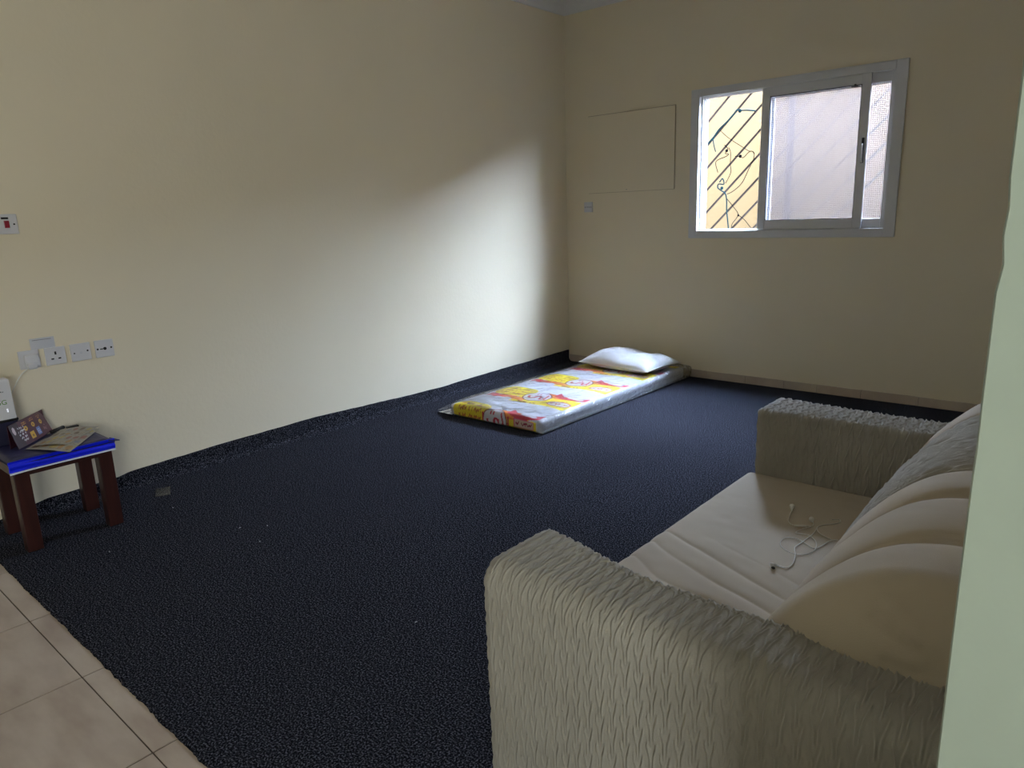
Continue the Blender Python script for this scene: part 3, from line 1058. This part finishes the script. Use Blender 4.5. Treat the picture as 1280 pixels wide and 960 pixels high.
    c[fr & (x > 1.008) & (x < 1.157) & (s > MY0 - 0.058) & (s < MY0 - 0.012)] = (0.66, 0.52, 0.42)
    c[text_mask(x, s, 1.015, 1.15, MY0 - 0.054, MY0 - 0.016, 1, 2, 0.7) & bx2] = (0.30, 0.01, 0.05)
    c[fr & ((np.abs(x - 0.728) < 0.006) | (np.abs(x - 0.952) < 0.006))] = Rd
    edge = (x > 1.192) | (x < 0.436)
    c[edge] = (0.62, 0.62, 0.67)
    return c
def soft_box(x0, x1, y0, y1, z1, r, step, top_fn, z0=0.003):
    """closed rounded slab as one (x, around-y) sweep: returns V, F, x, s arrays"""
    prof = []          # (y, z, s) going from bottom near edge up, along the top, down the far end
    def ln(p, q, n):
        return [(p[0] + (q[0] - p[0]) * k / n, p[1] + (q[1] - p[1]) * k / n) for k in range(n)]
    H = z1 - z0
    prof += ln((y0 + 0.02, z0), (y0, z0 + 0.012), 3)
    prof += ln((y0, z0 + 0.012), (y0, z1 - r), max(2, int((H - r) / step)))
    nn = 7
    for k in range(nn):
        t = k / nn * math.pi / 2
        prof.append((y0 + r * (1 - math.cos(t)), z1 - r + r * math.sin(t)))
    prof += ln((y0 + r, z1), (y1 - r, z1), int((y1 - y0 - 2 * r) / step))
    for k in range(nn):
        t = k / nn * math.pi / 2
        prof.append((y1 - r + r * math.sin(t), z1 - r + r * math.cos(t)))
    prof += ln((y1, z1 - r), (y1, z0 + 0.012), 6)
    prof += [(y1 - 0.02, z0)]
    prof = np.array(prof)
    seg = np.concatenate([[0], np.cumsum(np.hypot(*np.diff(prof, axis=0).T))])
    itop = np.argmin(np.abs(prof[:, 0] - (y0 + r)) + np.abs(prof[:, 1] - z1))
    s = seg - seg[itop] + y0 + r
    xs = np.arange(x0 + r, x1 - r + 1e-6, step)
    # side rounding in x: sweep rows with scaled profile
    xe, shrink = [], []
    for t in np.linspace(0, math.pi / 2, 6)[:-1]:
        xe.append(r * (1 - math.cos(t)))
        shrink.append(r * (1 - math.sin(t)))
    xr = np.concatenate([[x0 + e for e in xe], xs, [x1 - e for e in xe[::-1]]])
    sh = np.concatenate([shrink, np.zeros(len(xs)), shrink[::-1]])
    X, _ = np.meshgrid(xr, s, indexing='ij')
    SS = np.broadcast_to(s, X.shape)
    Yp = np.broadcast_to(prof[:, 0], X.shape).copy()
    Zp = np.broadcast_to(prof[:, 1], X.shape).copy()
    cy = (y0 + y1) / 2
    SHR = sh[:, None]
    Yp = np.clip(Yp, y0 + SHR, y1 - SHR)
    Zp = np.clip(Zp, z0 + SHR * 0.3, z1 - SHR)
    Zp = Zp + top_fn(X, Yp) * sstep(z0 + 0.3 * H, z1 - 0.2 * H, Zp)
    return X, Yp, Zp, SS
def build_sweep(name, X, Y, Z, m, parent):
    V = np.stack([X, Y, Z], -1).reshape(-1, 3)
    F = grid_faces(*X.shape).tolist()
    n = X.shape[1]
    F.append(list(range(n)))
    F.append([(X.shape[0] - 1) * n + k for k in range(n - 1, -1, -1)])
    for i in range(X.shape[0] - 1):
        F.append([i * n, (i * n + n - 1), (i + 1) * n + n - 1, (i + 1) * n])
    return mk(name, V, F, m, parent, smooth=True)
mat_top = lambda X, Y: 0.006 * (vnoise(X * 6, Y * 5, 3) - 0.5) + 0.003 * (vnoise(X * 17, Y * 15, 5) - 0.5) - 0.008 * sstep(0.12, 0.0, np.minimum(X - MX0, MX1 - X))
X, Y, Z, SS = soft_box(MX0, MX1, MY0, MY1, MZ, 0.028, 0.0042, mat_top)
o = build_sweep('mattress_body', X, Y, Z, 'mattress', mt)
set_print(o, mattress_print(X, SS).reshape(-1, 3))
# film wrap, looser, with flaps
film_top = lambda X, Y: 0.010 * (vnoise(X * 7, Y * 6, 13) - 0.35) + 0.005 * (vnoise(X * 22, Y * 19, 15) - 0.3) - 0.004 * sstep(0.12, 0.0, np.minimum(X - MX0, MX1 - X))
X, Y, Z, SS = soft_box(MX0 - 0.012, MX1 + 0.022, MY0 - 0.012, MY1 + 0.045, MZ + 0.006, 0.03, 0.0075, film_top, 0.002)
# crumpled sides
side = sstep(0.07, 0.0, np.minimum(X - MX0 + 0.012, MX1 + 0.022 - X)) * 1.0
cr = 0.018 * (vnoise(Y * 16 + Z * 40, Z * 12, 21) - 0.5) + 0.010 * (vnoise(Y * 44 - Z * 60, Z * 30, 22) - 0.5)
X = X + cr * side * np.where(X > 0.8, 1, -0.4)
# pointed flaps at two corners
fl = np.exp(-(((X - MX0) / 0.09) ** 2 + ((Y - MY0) / 0.05) ** 2))
X = X - 0.11 * fl
Z = Z * (1 - 0.75 * fl) + 0.003 * fl
fl = np.exp(-(((X - MX1) / 0.06) ** 2 + ((Y - MY1) / 0.07) ** 2))
X = X + 0.03 * fl
wrap = build_sweep('plastic_wrap', X, Y, Z, 'film', mt)
wrap.data.materials.append(M['film_side'])
for p in wrap.data.polygons:
    if p.center.x + 0.815 > MX1 - 0.012 or p.center.y - 1.0 > MY1 + 0.004:
        p.material_index = 1

# pillow
def pillow():
    cx, cy, zt = 0.86, -0.345, MZ + 0.012
    L, Wd, Hh = 0.68, 0.46, 0.145
    ang = math.radians(-5)
    n = 60
    u = np.linspace(-1, 1, n)
    U, Vv = np.meshgrid(u, u, indexing='ij')
    def surf(sign):
        # pinched outline
        ox = U * (L / 2) * (1 - 0.07 * (1 - Vv ** 2) * np.abs(U) ** 3)
        oy = Vv * (Wd / 2) * (1 - 0.09 * (1 - U ** 2) * np.abs(Vv) ** 3)
        h = (np.maximum(0, (1 - np.abs(U) ** 2.6)) * np.maximum(0, (1 - np.abs(Vv) ** 2.4))) ** 0.55
        wr = 1 + 0.16 * (vnoise(U * 3 + 4, Vv * 3, 4) - 0.5) + 0.07 * (vnoise(U * 9, Vv * 8, 5) - 0.5)
        if sign > 0:
            z = 0.035 + (Hh - 0.035) * h * wr
            z = z - 0.03 * np.exp(-((U - 0.25) / 0.35) ** 2) * h
        else:
            z = 0.035 * (1 - np.minimum(1, h * 1.6))
        return ox, oy, z
    Vs, F = [], []
    for sg in (1, -1):
        ox, oy, z = surf(sg)
        X = cx + ox * math.cos(ang) - oy * math.sin(ang)
        Y = cy + ox * math.sin(ang) + oy * math.cos(ang)
        off = len(Vs) * n * n
        f = grid_faces(n, n)
        F += (f + off).tolist() if sg > 0 else (f[:, ::-1] + off).tolist()
        Vs.append(np.stack([X, Y, z + zt], -1).reshape(-1, 3))
    root = thing('pillow', 'plump white pillow on the far end of the printed mattress', 'pillow', (cx, cy, zt))
    mk('pillow_body', np.concatenate(Vs), F, 'pillow', root, smooth=True)
    V = Vs[0].reshape(n, n, 3)
    rim = [V[i, 0] for i in range(n)] + [V[n - 1, j] for j in range(1, n)] + [V[i, n - 1] for i in range(n - 2, -1, -1)] + [V[0, j] for j in range(n - 2, -1, -1)]
    MB().tube(rim, 0.0045, 6).build('piping', 'piping', root, smooth=True)
pillow()

# ------------------------------------------------------------------ stool and what is on it
SX0, SX1, SY0, SY1 = 0.115, 0.475, -4.525, -4.125
ST = 0.412
stool = thing('stool', 'small dark wooden stool with a navy and royal blue cloth cover', 'stool', ((SX0 + SX1) / 2, (SY0 + SY1) / 2, 0))
LW = 0.060
for lx in (SX0 + 0.005, SX1 - LW - 0.004):
    for ly in (SY0 + 0.006, SY1 - LW - 0.006):
        MB().box((lx, ly, 0.0012), (lx + LW * 0.9, ly + LW, 0.375), 0.004).build('leg', 'wood', stool)
mb = MB()
mb.box((SX0 + 0.01, SY0 + 0.012, 0.335), (SX0 + 0.03, SY1 - 0.012, 0.372), 0.002)
mb.box((SX1 - 0.028, SY0 + 0.012, 0.340), (SX1 - 0.008, SY1 - 0.012, 0.372), 0.002)
mb.box((SX0 + 0.03, SY0 + 0.012, 0.335), (SX1 - 0.028, SY0 + 0.030, 0.372), 0.002)
mb.box((SX0 + 0.03, SY1 - 0.030, 0.335), (SX1 - 0.028, SY1 - 0.012, 0.372), 0.002)
mb.build('apron', 'wood', stool)
MB().box((SX0, SY0, 0.372), (SX1 - 0.002, SY1, 0.396), 0.004).build('seat', 'wood', stool)
def cover():
    n = 46
    xs = np.linspace(SX0 - 0.004, SX1 + 0.008, n)
    ys = np.linspace(SY0 - 0.006, SY1 + 0.008, n)
    X, Y = np.meshgrid(xs, ys, indexing='ij')
    e = np.minimum(np.minimum(X - xs[0], xs[-1] - X), np.minimum(Y - ys[0], ys[-1] - Y))
    Z = 0.4000 + 0.016 * sstep(0, 0.03, e) + 0.006 * (vnoise(X * 14, Y * 14, 3) - 0.5) * sstep(0, 0.05, e)
    V = np.concatenate([np.stack([X, Y, Z], -1).reshape(-1, 3), np.stack([X, Y, np.full_like(Z, 0.3965)], -1).reshape(-1, 3)])
    f = grid_faces(n, n)
    F = f.tolist() + (f[:, ::-1] + n * n).tolist()
    rim = [i * n for i in range(n)] + [(n - 1) * n + j for j in range(1, n)] + [i * n + n - 1 for i in range(n - 2, -1, -1)] + [j for j in range(n - 2, 0, -1)]
    for a, b in zip(rim, rim[1:] + rim[:1]):
        F.append((a, b, b + n * n, a + n * n))
    cov = mk('seat_cover', V, F, 'navy', stool, smooth=True)
    cov['label'] = 'navy cloth top of the cover'
    # front skirt, gathered cloth with white band along its hem
    m, k = 70, 12
    yy = np.linspace(SY0 - 0.007, SY1 + 0.006, m)
    def strip(z0, z1, x_off, mname, nm, wav, thick=0.004, kk=k):
        V, F = [], []
        for side in (0, 1):
            for i in range(m):
                for j in range(kk):
                    t = j / (kk - 1)
                    z = z0 + (z1 - z0) * t
                    w_ = wav * math.sin(t * math.pi * 3 + 2.2 * float(vnoise(np.array(yy[i] * 6), np.array(t), 3)) + yy[i] * 5)
                    hz = 0.004 * float(vnoise(np.array(yy[i] * 9), np.array(0.5), 8)) - 0.002
                    V.append((SX1 + x_off + w_ - side * thick, yy[i], z + hz * (1 - t) + hz * 0.6))
        f = grid_faces(m, kk)
        F = f.tolist() + (f[:, ::-1] + m * kk).tolist()
        rim = [i * kk for i in range(m)] + [(m - 1) * kk + j for j in range(1, kk)] + [i * kk + kk - 1 for i in range(m - 2, -1, -1)] + [j for j in range(kk - 2, 0, -1)]
        for a, b in zip(rim, rim[1:] + rim[:1]):
            F.append((a, b, b + m * kk, a + m * kk))
        return mk(nm, V, F, mname, stool, smooth=True)
    s = strip(0.3685, 0.4155, 0.008, 'blue', 'skirt', 0.0035)
    s['label'] = 'royal blue front skirt of the cover'
    b = strip(0.3615, 0.3690, 0.0105, 'band', 'hem_band', 0.0006, 0.003, 4)
    b['label'] = 'white band along the hem'
    # loose corner of the cover sticking out at the far front corner
    MB().add([(SX1 - 0.03, SY1 - 0.0, 0.414), (SX1 + 0.012, SY1 - 0.02, 0.413), (SX1 + 0.014, SY1 + 0.026, 0.404), (SX1 - 0.03, SY1 - 0.0, 0.408), (SX1 + 0.012, SY1 - 0.02, 0.407), (SX1 + 0.014, SY1 + 0.026, 0.400)],
             [(0, 1, 2), (5, 4, 3), (0, 3, 4, 1), (1, 4, 5, 2), (2, 5, 3, 0)]).build('cover_corner', 'navy', stool)
cover()
TOPZ = 0.4165

# dark box under the router
bx = thing('storage_box', 'dark navy box on the stool under the white router', 'box', (0.137, -4.44, TOPZ))
MB().box((0.062, -4.520, TOPZ), (0.186, -4.398, 0.520), 0.004).build('box_body', 'navy_box', bx)
MB().box((0.058, -4.523, 0.520), (0.189, -4.395, 0.532), 0.003).build('lid', 'black', bx)
# router standing on it
ro = thing('router', 'white upright router with green lettering standing on the navy box', 'router', (0.175, -4.455, 0.532))
mb = MB()
rV = []
for k, (z, s) in enumerate(((0.532, 1.0), (0.536, 1.0), (0.704, 0.97), (0.711, 0.93))):
    for x, y in ((0.130, -4.515), (0.190, -4.515), (0.190, -4.402), (0.130, -4.402)):
        rV.append((0.160 + (x - 0.160) * s, -4.4595 + (y + 4.4595) * s, z))
rF = [(0, 3, 2, 1), (12, 13, 14, 15)]
for k in range(3):
    for j in range(4):
        rF.append((k * 4 + j, k * 4 + (j + 1) % 4, k * 4 + 4 + (j + 1) % 4, k * 4 + 4 + j))
mb.add(rV, rF)
rb = mb.build('router_body', 'plastic', ro)
xf = 0.1915
text_mesh('lettering', '5G', 0.030, 'green', ro, (xf - 0.0012, -4.463, 0.600), (0, 1, 0), (-0.01, 0, 1))
mb = MB()
for k in range(5):
    mb.box((xf - 0.0022, -4.470 + k * 0.008, 0.655), (xf - 0.0008, -4.470 + k * 0.008 + 0.006, 0.6585 + 0.002 * (k % 2)))
mb.build('small_print', 'grey', ro)
mb = MB()
mb.box((xf - 0.0010, -4.432, 0.565), (xf, -4.428, 0.570)).box((xf - 0.0010, -4.432, 0.574), (xf, -4.428, 0.579))
mb.build('status_light', 'led', ro)

# maroon folded leaflet leaning against the box
def leaflet():
    b0, b1 = cam_pt(24, 562, 2, TOPZ + 0.002), cam_pt(66, 538, 2, TOPZ + 0.002)
    d = (b1 - b0)
    up_ = Vector((-0.030, -0.018, 0.104))
    root = thing('leaflet', 'maroon folded price leaflet standing against the navy box', 'leaflet', tuple((b0 + b1) / 2))
    nu, nv = 120, 56
    u = np.linspace(0, 1, nu)
    v = np.linspace(0, 1, nv)
    U, Vv = np.meshgrid(u, v, indexing='ij')
    nrm = d.cross(up_).normalized()
    P = np.array(b0)[None, None] + U[..., None] * np.array(d) + Vv[..., None] * np.array(up_) + (0.010 * np.sin(U * math.pi) - 0.012 * Vv * U ** 3)[..., None] * np.array(nrm)
    c = np.zeros(U.shape + (3,))
    c[:] = (0.075, 0.012, 0.030)
    c += (0.02 * (vnoise(U * 14, Vv * 7, 3) - 0.5))[..., None] * np.array((1, 0.4, 0.5))
    c[(U < 0.20)] = (0.035, 0.010, 0.018)
    Yl = (0.62, 0.36, 0.04)
    for uc, vc in ((0.33, 0.72), (0.54, 0.74), (0.78, 0.70)):
        e = np.sqrt(((U - uc) / 0.045) ** 2 + ((Vv - vc + 0.10) / 0.10) ** 2)
        c[(e < 1) & (e > 0.35)] = Yl
        c[text_mask(U, Vv, uc - 0.06, uc + 0.06, vc + 0.05, vc + 0.20, 2, 4)] = (0.55, 0.25, 0.05)
    c[(np.abs(U - 0.43) < 0.055) & (np.abs(Vv - 0.26) < 0.15)] = Yl
    c[(np.abs(U - 0.43) < 0.02) & (np.abs(Vv - 0.24) < 0.05)] = (0.25, 0.14, 0.02)
    c[(np.abs(U - 0.62) < 0.055) & (np.abs(Vv - 0.30) < 0.17)] = (0.12, 0.20, 0.50)
    c[text_mask(U, Vv, 0.57, 0.67, 0.18, 0.40, 3, 7)] = (0.5, 0.55, 0.7)
    c[text_mask(U, Vv, 0.14, 0.30, 0.15, 0.80, 5, 9)] = (0.62, 0.58, 0.60)
    c[ellm(U, Vv, 0.07, 0.72, 0.03, 0.16)] = (0.55, 0.42, 0.45)
    c[ellm(U, Vv, 0.83, 0.30, 0.06, 0.14) & (vnoise(U * 40, Vv * 20, 3) > 0.5)] = (0.22, 0.10, 0.12)
    V = np.concatenate([P.reshape(-1, 3), (P - np.array(nrm) * 0.0015).reshape(-1, 3)])
    f = grid_faces(nu, nv)
    F = f.tolist() + (f[:, ::-1] + nu * nv).tolist()
    rim = [i * nv for i in range(nu)] + [(nu - 1) * nv + j for j in range(1, nv)] + [i * nv + nv - 1 for i in range(nu - 2, -1, -1)] + [j for j in range(nv - 2, 0, -1)]
    for a, b in zip(rim, rim[1:] + rim[:1]):
        F.append((a, b, b + nu * nv, a + nu * nv))
    o = mk('front_panel', V, F, 'print', root)
    cc = c.reshape(-1, 3)
    set_print(o, np.concatenate([cc, cc * 0 + (0.06, 0.012, 0.025)]))
    # second fold behind
    P2 = np.array([b0 + Vector((-0.034, -0.022, 0)), b1 + Vector((-0.022, -0.014, 0)), b1 + up_ + Vector((-0.003, -0.002, -0.001)), b0 + up_ + Vector((-0.003, -0.002, -0.001))])
    V = np.concatenate([P2, P2 + np.array((-0.0012, -0.0008, 0))])
    o = mk('rear_panel', V, [(0, 1, 2, 3), (7, 6, 5, 4), (0, 4, 5, 1), (1, 5, 6, 2), (2, 6, 7, 3), (3, 7, 4, 0)], 'print', root)
    set_print(o, np.tile((0.06, 0.012, 0.025), (8, 1)))
leaflet()

# newspaper flyer: two overlapping curled sheets
def flyer():
    root = thing('newspaper', 'colour printed shop flyer lying open on the blue stool cover', 'newspaper', tuple(cam_pt(75, 550, 2, TOPZ)))
    def sheet(q, z, seed, curl, nm):
        c00, c10, c11, c01 = [np.array(cam_pt(a, b, 2, z)) for a, b in q]
        nu, nv = 80, 60
        U, Vv = np.meshgrid(np.linspace(0, 1, nu), np.linspace(0, 1, nv), indexing='ij')
        P = (1 - U)[..., None] * (1 - Vv)[..., None] * c00 + U[..., None] * (1 - Vv)[..., None] * c10 + U[..., None] * Vv[..., None] * c11 + (1 - U)[..., None] * Vv[..., None] * c01
        P[..., 2] += curl * np.sin(U * math.pi * 1.1) * 0.6 + 0.003 * (vnoise(U * 4, Vv * 4, seed)) + curl * Vv ** 2 * 0.4
        c = np.zeros(U.shape + (3,))
        c[:] = (0.36, 0.335, 0.285)
        cols = [(0.42, 0.24, 0.09), (0.30, 0.12, 0.10), (0.46, 0.36, 0.12), (0.22, 0.24, 0.34), (0.35, 0.30, 0.24), (0.16, 0.10, 0.07)]
        rr = random.Random(seed)
        for i in range(5):
            for j in range(4):
                cu, cv = 0.12 + i * 0.19 + rr.uniform(-.02, .02), 0.16 + j * 0.23 + rr.uniform(-.02, .02)
                m_ = ellm(U, Vv, cu, cv, rr.uniform(.05, .08), rr.uniform(.05, .09), 2.5)
                c[m_] = np.array(rr.choice(cols))
                c[text_mask(U, Vv, cu - 0.07, cu + 0.07, cv - 0.12, cv - 0.07, 2, seed + i + j)] = (0.16, 0.12, 0.12)
        c *= (0.9 + 0.25 * (vnoise(U * 30, Vv * 30, 2) - 0.5))[..., None]
        V = np.concatenate([P.reshape(-1, 3), P.reshape(-1, 3) - np.array((0, 0, 0.0012))])
        f = grid_faces(nu, nv)
        F = f.tolist() + (f[:, ::-1] + nu * nv).tolist()
        rim = [i * nv for i in range(nu)] + [(nu - 1) * nv + j for j in range(1, nv)] + [i * nv + nv - 1 for i in range(nu - 2, -1, -1)] + [j for j in range(nv - 2, 0, -1)]
        for a, b in zip(rim, rim[1:] + rim[:1]):
            F.append((a, b, b + nu * nv, a + nu * nv))
        o = mk(nm, V, F, 'print', root)
        cc = c.reshape(-1, 3)
        set_print(o, np.concatenate([cc, cc]))
    sheet(((32, 561.5), (87, 565), (124, 536), (73, 540.5)), TOPZ + 0.004, 5, 0.006, 'page')
    sheet(((44, 557.5), (84, 556), (123, 533.5), (76, 538)), TOPZ + 0.009, 9, 0.008, 'page')
flyer()
pa, pb = cam_pt(62, 537.5, 2, TOPZ + 0.012), cam_pt(74, 531, 2, TOPZ + 0.012)
pa = Vector((0.165, -4.275, TOPZ + 0.011)); pb = Vector((0.125, -4.215, TOPZ + 0.011))
pen = thing('pen', 'thick black pen on the stool behind the maroon leaflet', 'pen', tuple((pa + pb) / 2))
MB().tube([pa, pb], 0.0085, 10).build('barrel', 'black', pen, smooth=True)
MB().tube([pb, pb + (pb - pa) * 0.12], [0.0095, 0.007], 10).build('cap', 'rubber', pen, smooth=True)
q0 = cam_pt(92, 533, 2, TOPZ + 0.004)
o = MB().box((q0.x - 0.012, q0.y - 0.03, TOPZ), (q0.x + 0.012, q0.y + 0.02, TOPZ + 0.009), 0.002).build('remote_key', 'black', None, (q0.x, q0.y, TOPZ))
tag(o, 'small flat black gadget at the back of the stool behind the flyer', 'gadget')

# ------------------------------------------------------------------ things on the walls
def plate(name, label, y0, y1, z0, z1, thick=0.010, cat='socket', group='white square wall plates in a row'):
    root = thing(name, label, cat, (0.0, (y0 + y1) / 2, (z0 + z1) / 2), group)
    MB().box((0.0, y0, z0), (thick, y1, z1), 0.003).build('plate', 'plastic', root)
    return root
def dot(mb, x, y, z, r, n=10):
    V = [(x, y + r * math.cos(2 * math.pi * k / n), z + r * math.sin(2 * math.pi * k / n)) for k in range(n)]
    V += [(x - 0.002, a[1], a[2]) for a in V]
    F = [tuple(range(n))] + [(k, n + k, n + (k + 1) % n, (k + 1) % n) for k in range(n)]
    mb.add(V, F)
zc = 0.754
p1 = plate('wall_socket', 'white wall socket with a charger plugged in, leftmost of the row', -4.308, -4.222, 0.711, 0.797)
p2 = plate('wall_socket', 'white wall socket with three empty pin holes, second from the left', -4.199, -4.111, 0.711, 0.796)
mb = MB()
mb.box((0.0095, -4.159, 0.760), (0.0106, -4.151, 0.775)).box((0.0095, -4.176, 0.737), (0.0106, -4.164, 0.744)).box((0.0095, -4.146, 0.737), (0.0106, -4.134, 0.744))
mb.build('pin_hole', 'hole', p2)
p3 = plate('blank_plate', 'white blank wall plate with two screws, third in the row', -4.089, -3.999, 0.711, 0.797, cat='wall plate')
mb = MB()
dot(mb, 0.0106, -4.074, zc - 0.003, 0.0035)
mb.build('screw', 'hole', p3)
mb = MB()
dot(mb, 0.0106, -4.014, zc + 0.003, 0.0045)
mb.build('screw', 'hole', p3)
mb = MB()
dot(mb, 0.0106, -4.044, zc - 0.004, 0.006)
mb.build('knockout', 'paper', p3)
p4 = plate('aerial_socket', 'white aerial socket plate with a dark centre hole, rightmost of the row', -3.979, -3.892, 0.711, 0.798, cat='socket')
mb = MB()
dot(mb, 0.0106, -3.968, zc + 0.0, 0.0048)
mb.build('screw', 'hole', p4)
mb = MB()
dot(mb, 0.0106, -3.904, zc + 0.002, 0.0048)
mb.build('screw', 'hole', p4)
mb = MB()
dot(mb, 0.0112, -3.934, zc + 0.0, 0.0080)
mb.box((0.0102, -3.957, zc - 0.003), (0.0112, -3.943, zc + 0.002))
mb.build('aerial_hole', 'hole', p4)
ad = thing('charger', 'white plug charger in the leftmost wall socket with its thin cable', 'charger', (0.010, -4.262, 0.752))
MB().box((0.0102, -4.290, 0.722), (0.036, -4.232, 0.780), 0.008).build('plug_body', 'plastic', ad)
MB().box((0.030, -4.286, 0.712), (0.050, -4.246, 0.742), 0.007).build('cable_exit', 'plastic', ad)
cp = spline([(0.045, -4.280, 0.720), (0.06, -4.305, 0.712), (0.075, -4.335, 0.690), (0.09, -4.365, 0.650), (0.10, -4.40, 0.60), (0.12, -4.44, 0.57), (0.1295, -4.455, 0.562)], 6)
MB().tube(cp, 0.0022, 6).build('cable', 'cord', ad, smooth=True)
lb = thing('paper_label', 'small white paper label stuck to the wall above the sockets', 'label', (0.0, -4.198, 0.822))
MB().box((0.0, -4.250, 0.796), (0.0012, -4.147, 0.848)).build('paper', 'paper', lb)
mb = MB()
mb.box((0.0012, -4.240, 0.838), (0.0016, -4.160, 0.8405))
mb.build('printed_line', 'grey', lb)

sw = thing('heater_switch', 'white wall switch with red rocker and black slot, high on the left wall', 'switch', (0.0, -4.252, 1.377))
MB().box((0.0, -4.297, 1.333), (0.010, -4.208, 1.421), 0.003).build('plate', 'plastic', sw)
MB().box((0.009, -4.262, 1.360), (0.0155, -4.242, 1.392), 0.002).build('rocker', 'red', sw)
MB().box((0.009, -4.270, 1.3985), (0.0108, -4.242, 1.4075), 0.0005).build('indicator', 'hole', sw)
mb = MB()
dot(mb, 0.0106, -4.223, 1.376, 0.004)
mb.build('screw', 'hole', sw)
mb = MB()
dot(mb, 0.0106, -4.283, 1.376, 0.004)
mb.build('screw', 'hole', sw)

fs = thing('switch_plate', 'small white switch plate on the far wall below the cover panel', 'switch', (0.236, 0.0, 1.382))
MB().box((0.193, -0.010, 1.339), (0.279, 0.0, 1.425), 0.003).build('plate', 'plastic', fs)
mb = MB()
for k in range(4):
    x = 0.207 + k * 0.0195
    mb.box((x - 0.003, -0.0108, 1.376), (x + 0.003, -0.0095, 1.388))
mb.build('rocker', 'grey', fs)

pn = thing('cover_panel', 'painted cream board closing an opening in the far wall beside the window', 'panel', (0.65, 0.0, 1.5))
MB().box((0.245, -0.007, 1.499), (1.054, -0.0006, 2.117), 0.0015).build('board', 'wall', pn)
mb = MB()
mb.box((0.243, -0.0085, 2.113), (1.056, -0.0005, 2.119), 0.001).box((1.050, -0.0085, 1.497), (1.057, -0.0005, 2.113), 0.001)
mb.box((0.243, -0.0075, 1.496), (1.050, -0.0005, 1.4995), 0.0008)
mb.build('edge_bead', 'wall', pn)
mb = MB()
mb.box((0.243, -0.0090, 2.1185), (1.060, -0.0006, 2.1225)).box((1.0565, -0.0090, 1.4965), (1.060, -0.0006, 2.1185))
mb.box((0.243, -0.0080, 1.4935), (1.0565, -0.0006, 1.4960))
mb.build('edge_gap_shade', 'gap_shade', pn)  # shadow and crack line painted as brown strips along the board's edges
mb = MB().ell((0.62, -0.0075, 1.512), (0.004, 0.002, 0.003), 8, 6)
mb.build('nail_head', 'grey', pn)

# ------------------------------------------------------------------ bits on the carpet
a, b, c_, d_ = [cam_pt(*q, 2, 0.002) for q in ((194, 621), (213, 618), (213, 608), (195, 611))]
o = mk('plastic_scrap', [tuple(a), tuple(b), tuple(c_), tuple(d_)] + [(p.x, p.y, 0.0035) for p in (a, b, c_, d_)],
       [(0, 3, 2, 1), (4, 5, 6, 7), (0, 1, 5, 4), (1, 2, 6, 5), (2, 3, 7, 6), (3, 0, 4, 7)], 'scrap', None, (a.x, a.y, 0.002))
tag(o, 'clear rectangular plastic scrap on the carpet near the stool', 'scrap')
lint = {(216, 635): 'white lint fleck on the carpet just below the clear plastic scrap', (334, 657.5): 'rightmost lint fleck of the three on the bare carpet right of the stool',
        (325, 677): 'lowest lint fleck of the three on the bare carpet right of the stool', (137, 690): 'white lint fleck on the carpet in front of the right stool leg',
        (520, 778): 'lone white lint fleck on the carpet left of the sofa arm', (300, 660): 'leftmost lint fleck of the three on the bare carpet right of the stool'}
for q in lint:
    p = cam_pt(q[0], q[1], 2, 0.001)
    r = random.uniform(0, 6.28)
    o = MB().tube([p + Vector((0.004 * math.cos(r), 0.004 * math.sin(r), 0.0012)), p + Vector((0, 0, 0.003)), p - Vector((0.004 * math.cos(r + .6), 0.004 * math.sin(r + .6), -0.0012))], 0.0012, 5).build('lint', 'paper', None, tuple(p))
    tag(o, lint[q], 'lint', 'lint flecks on the carpet')
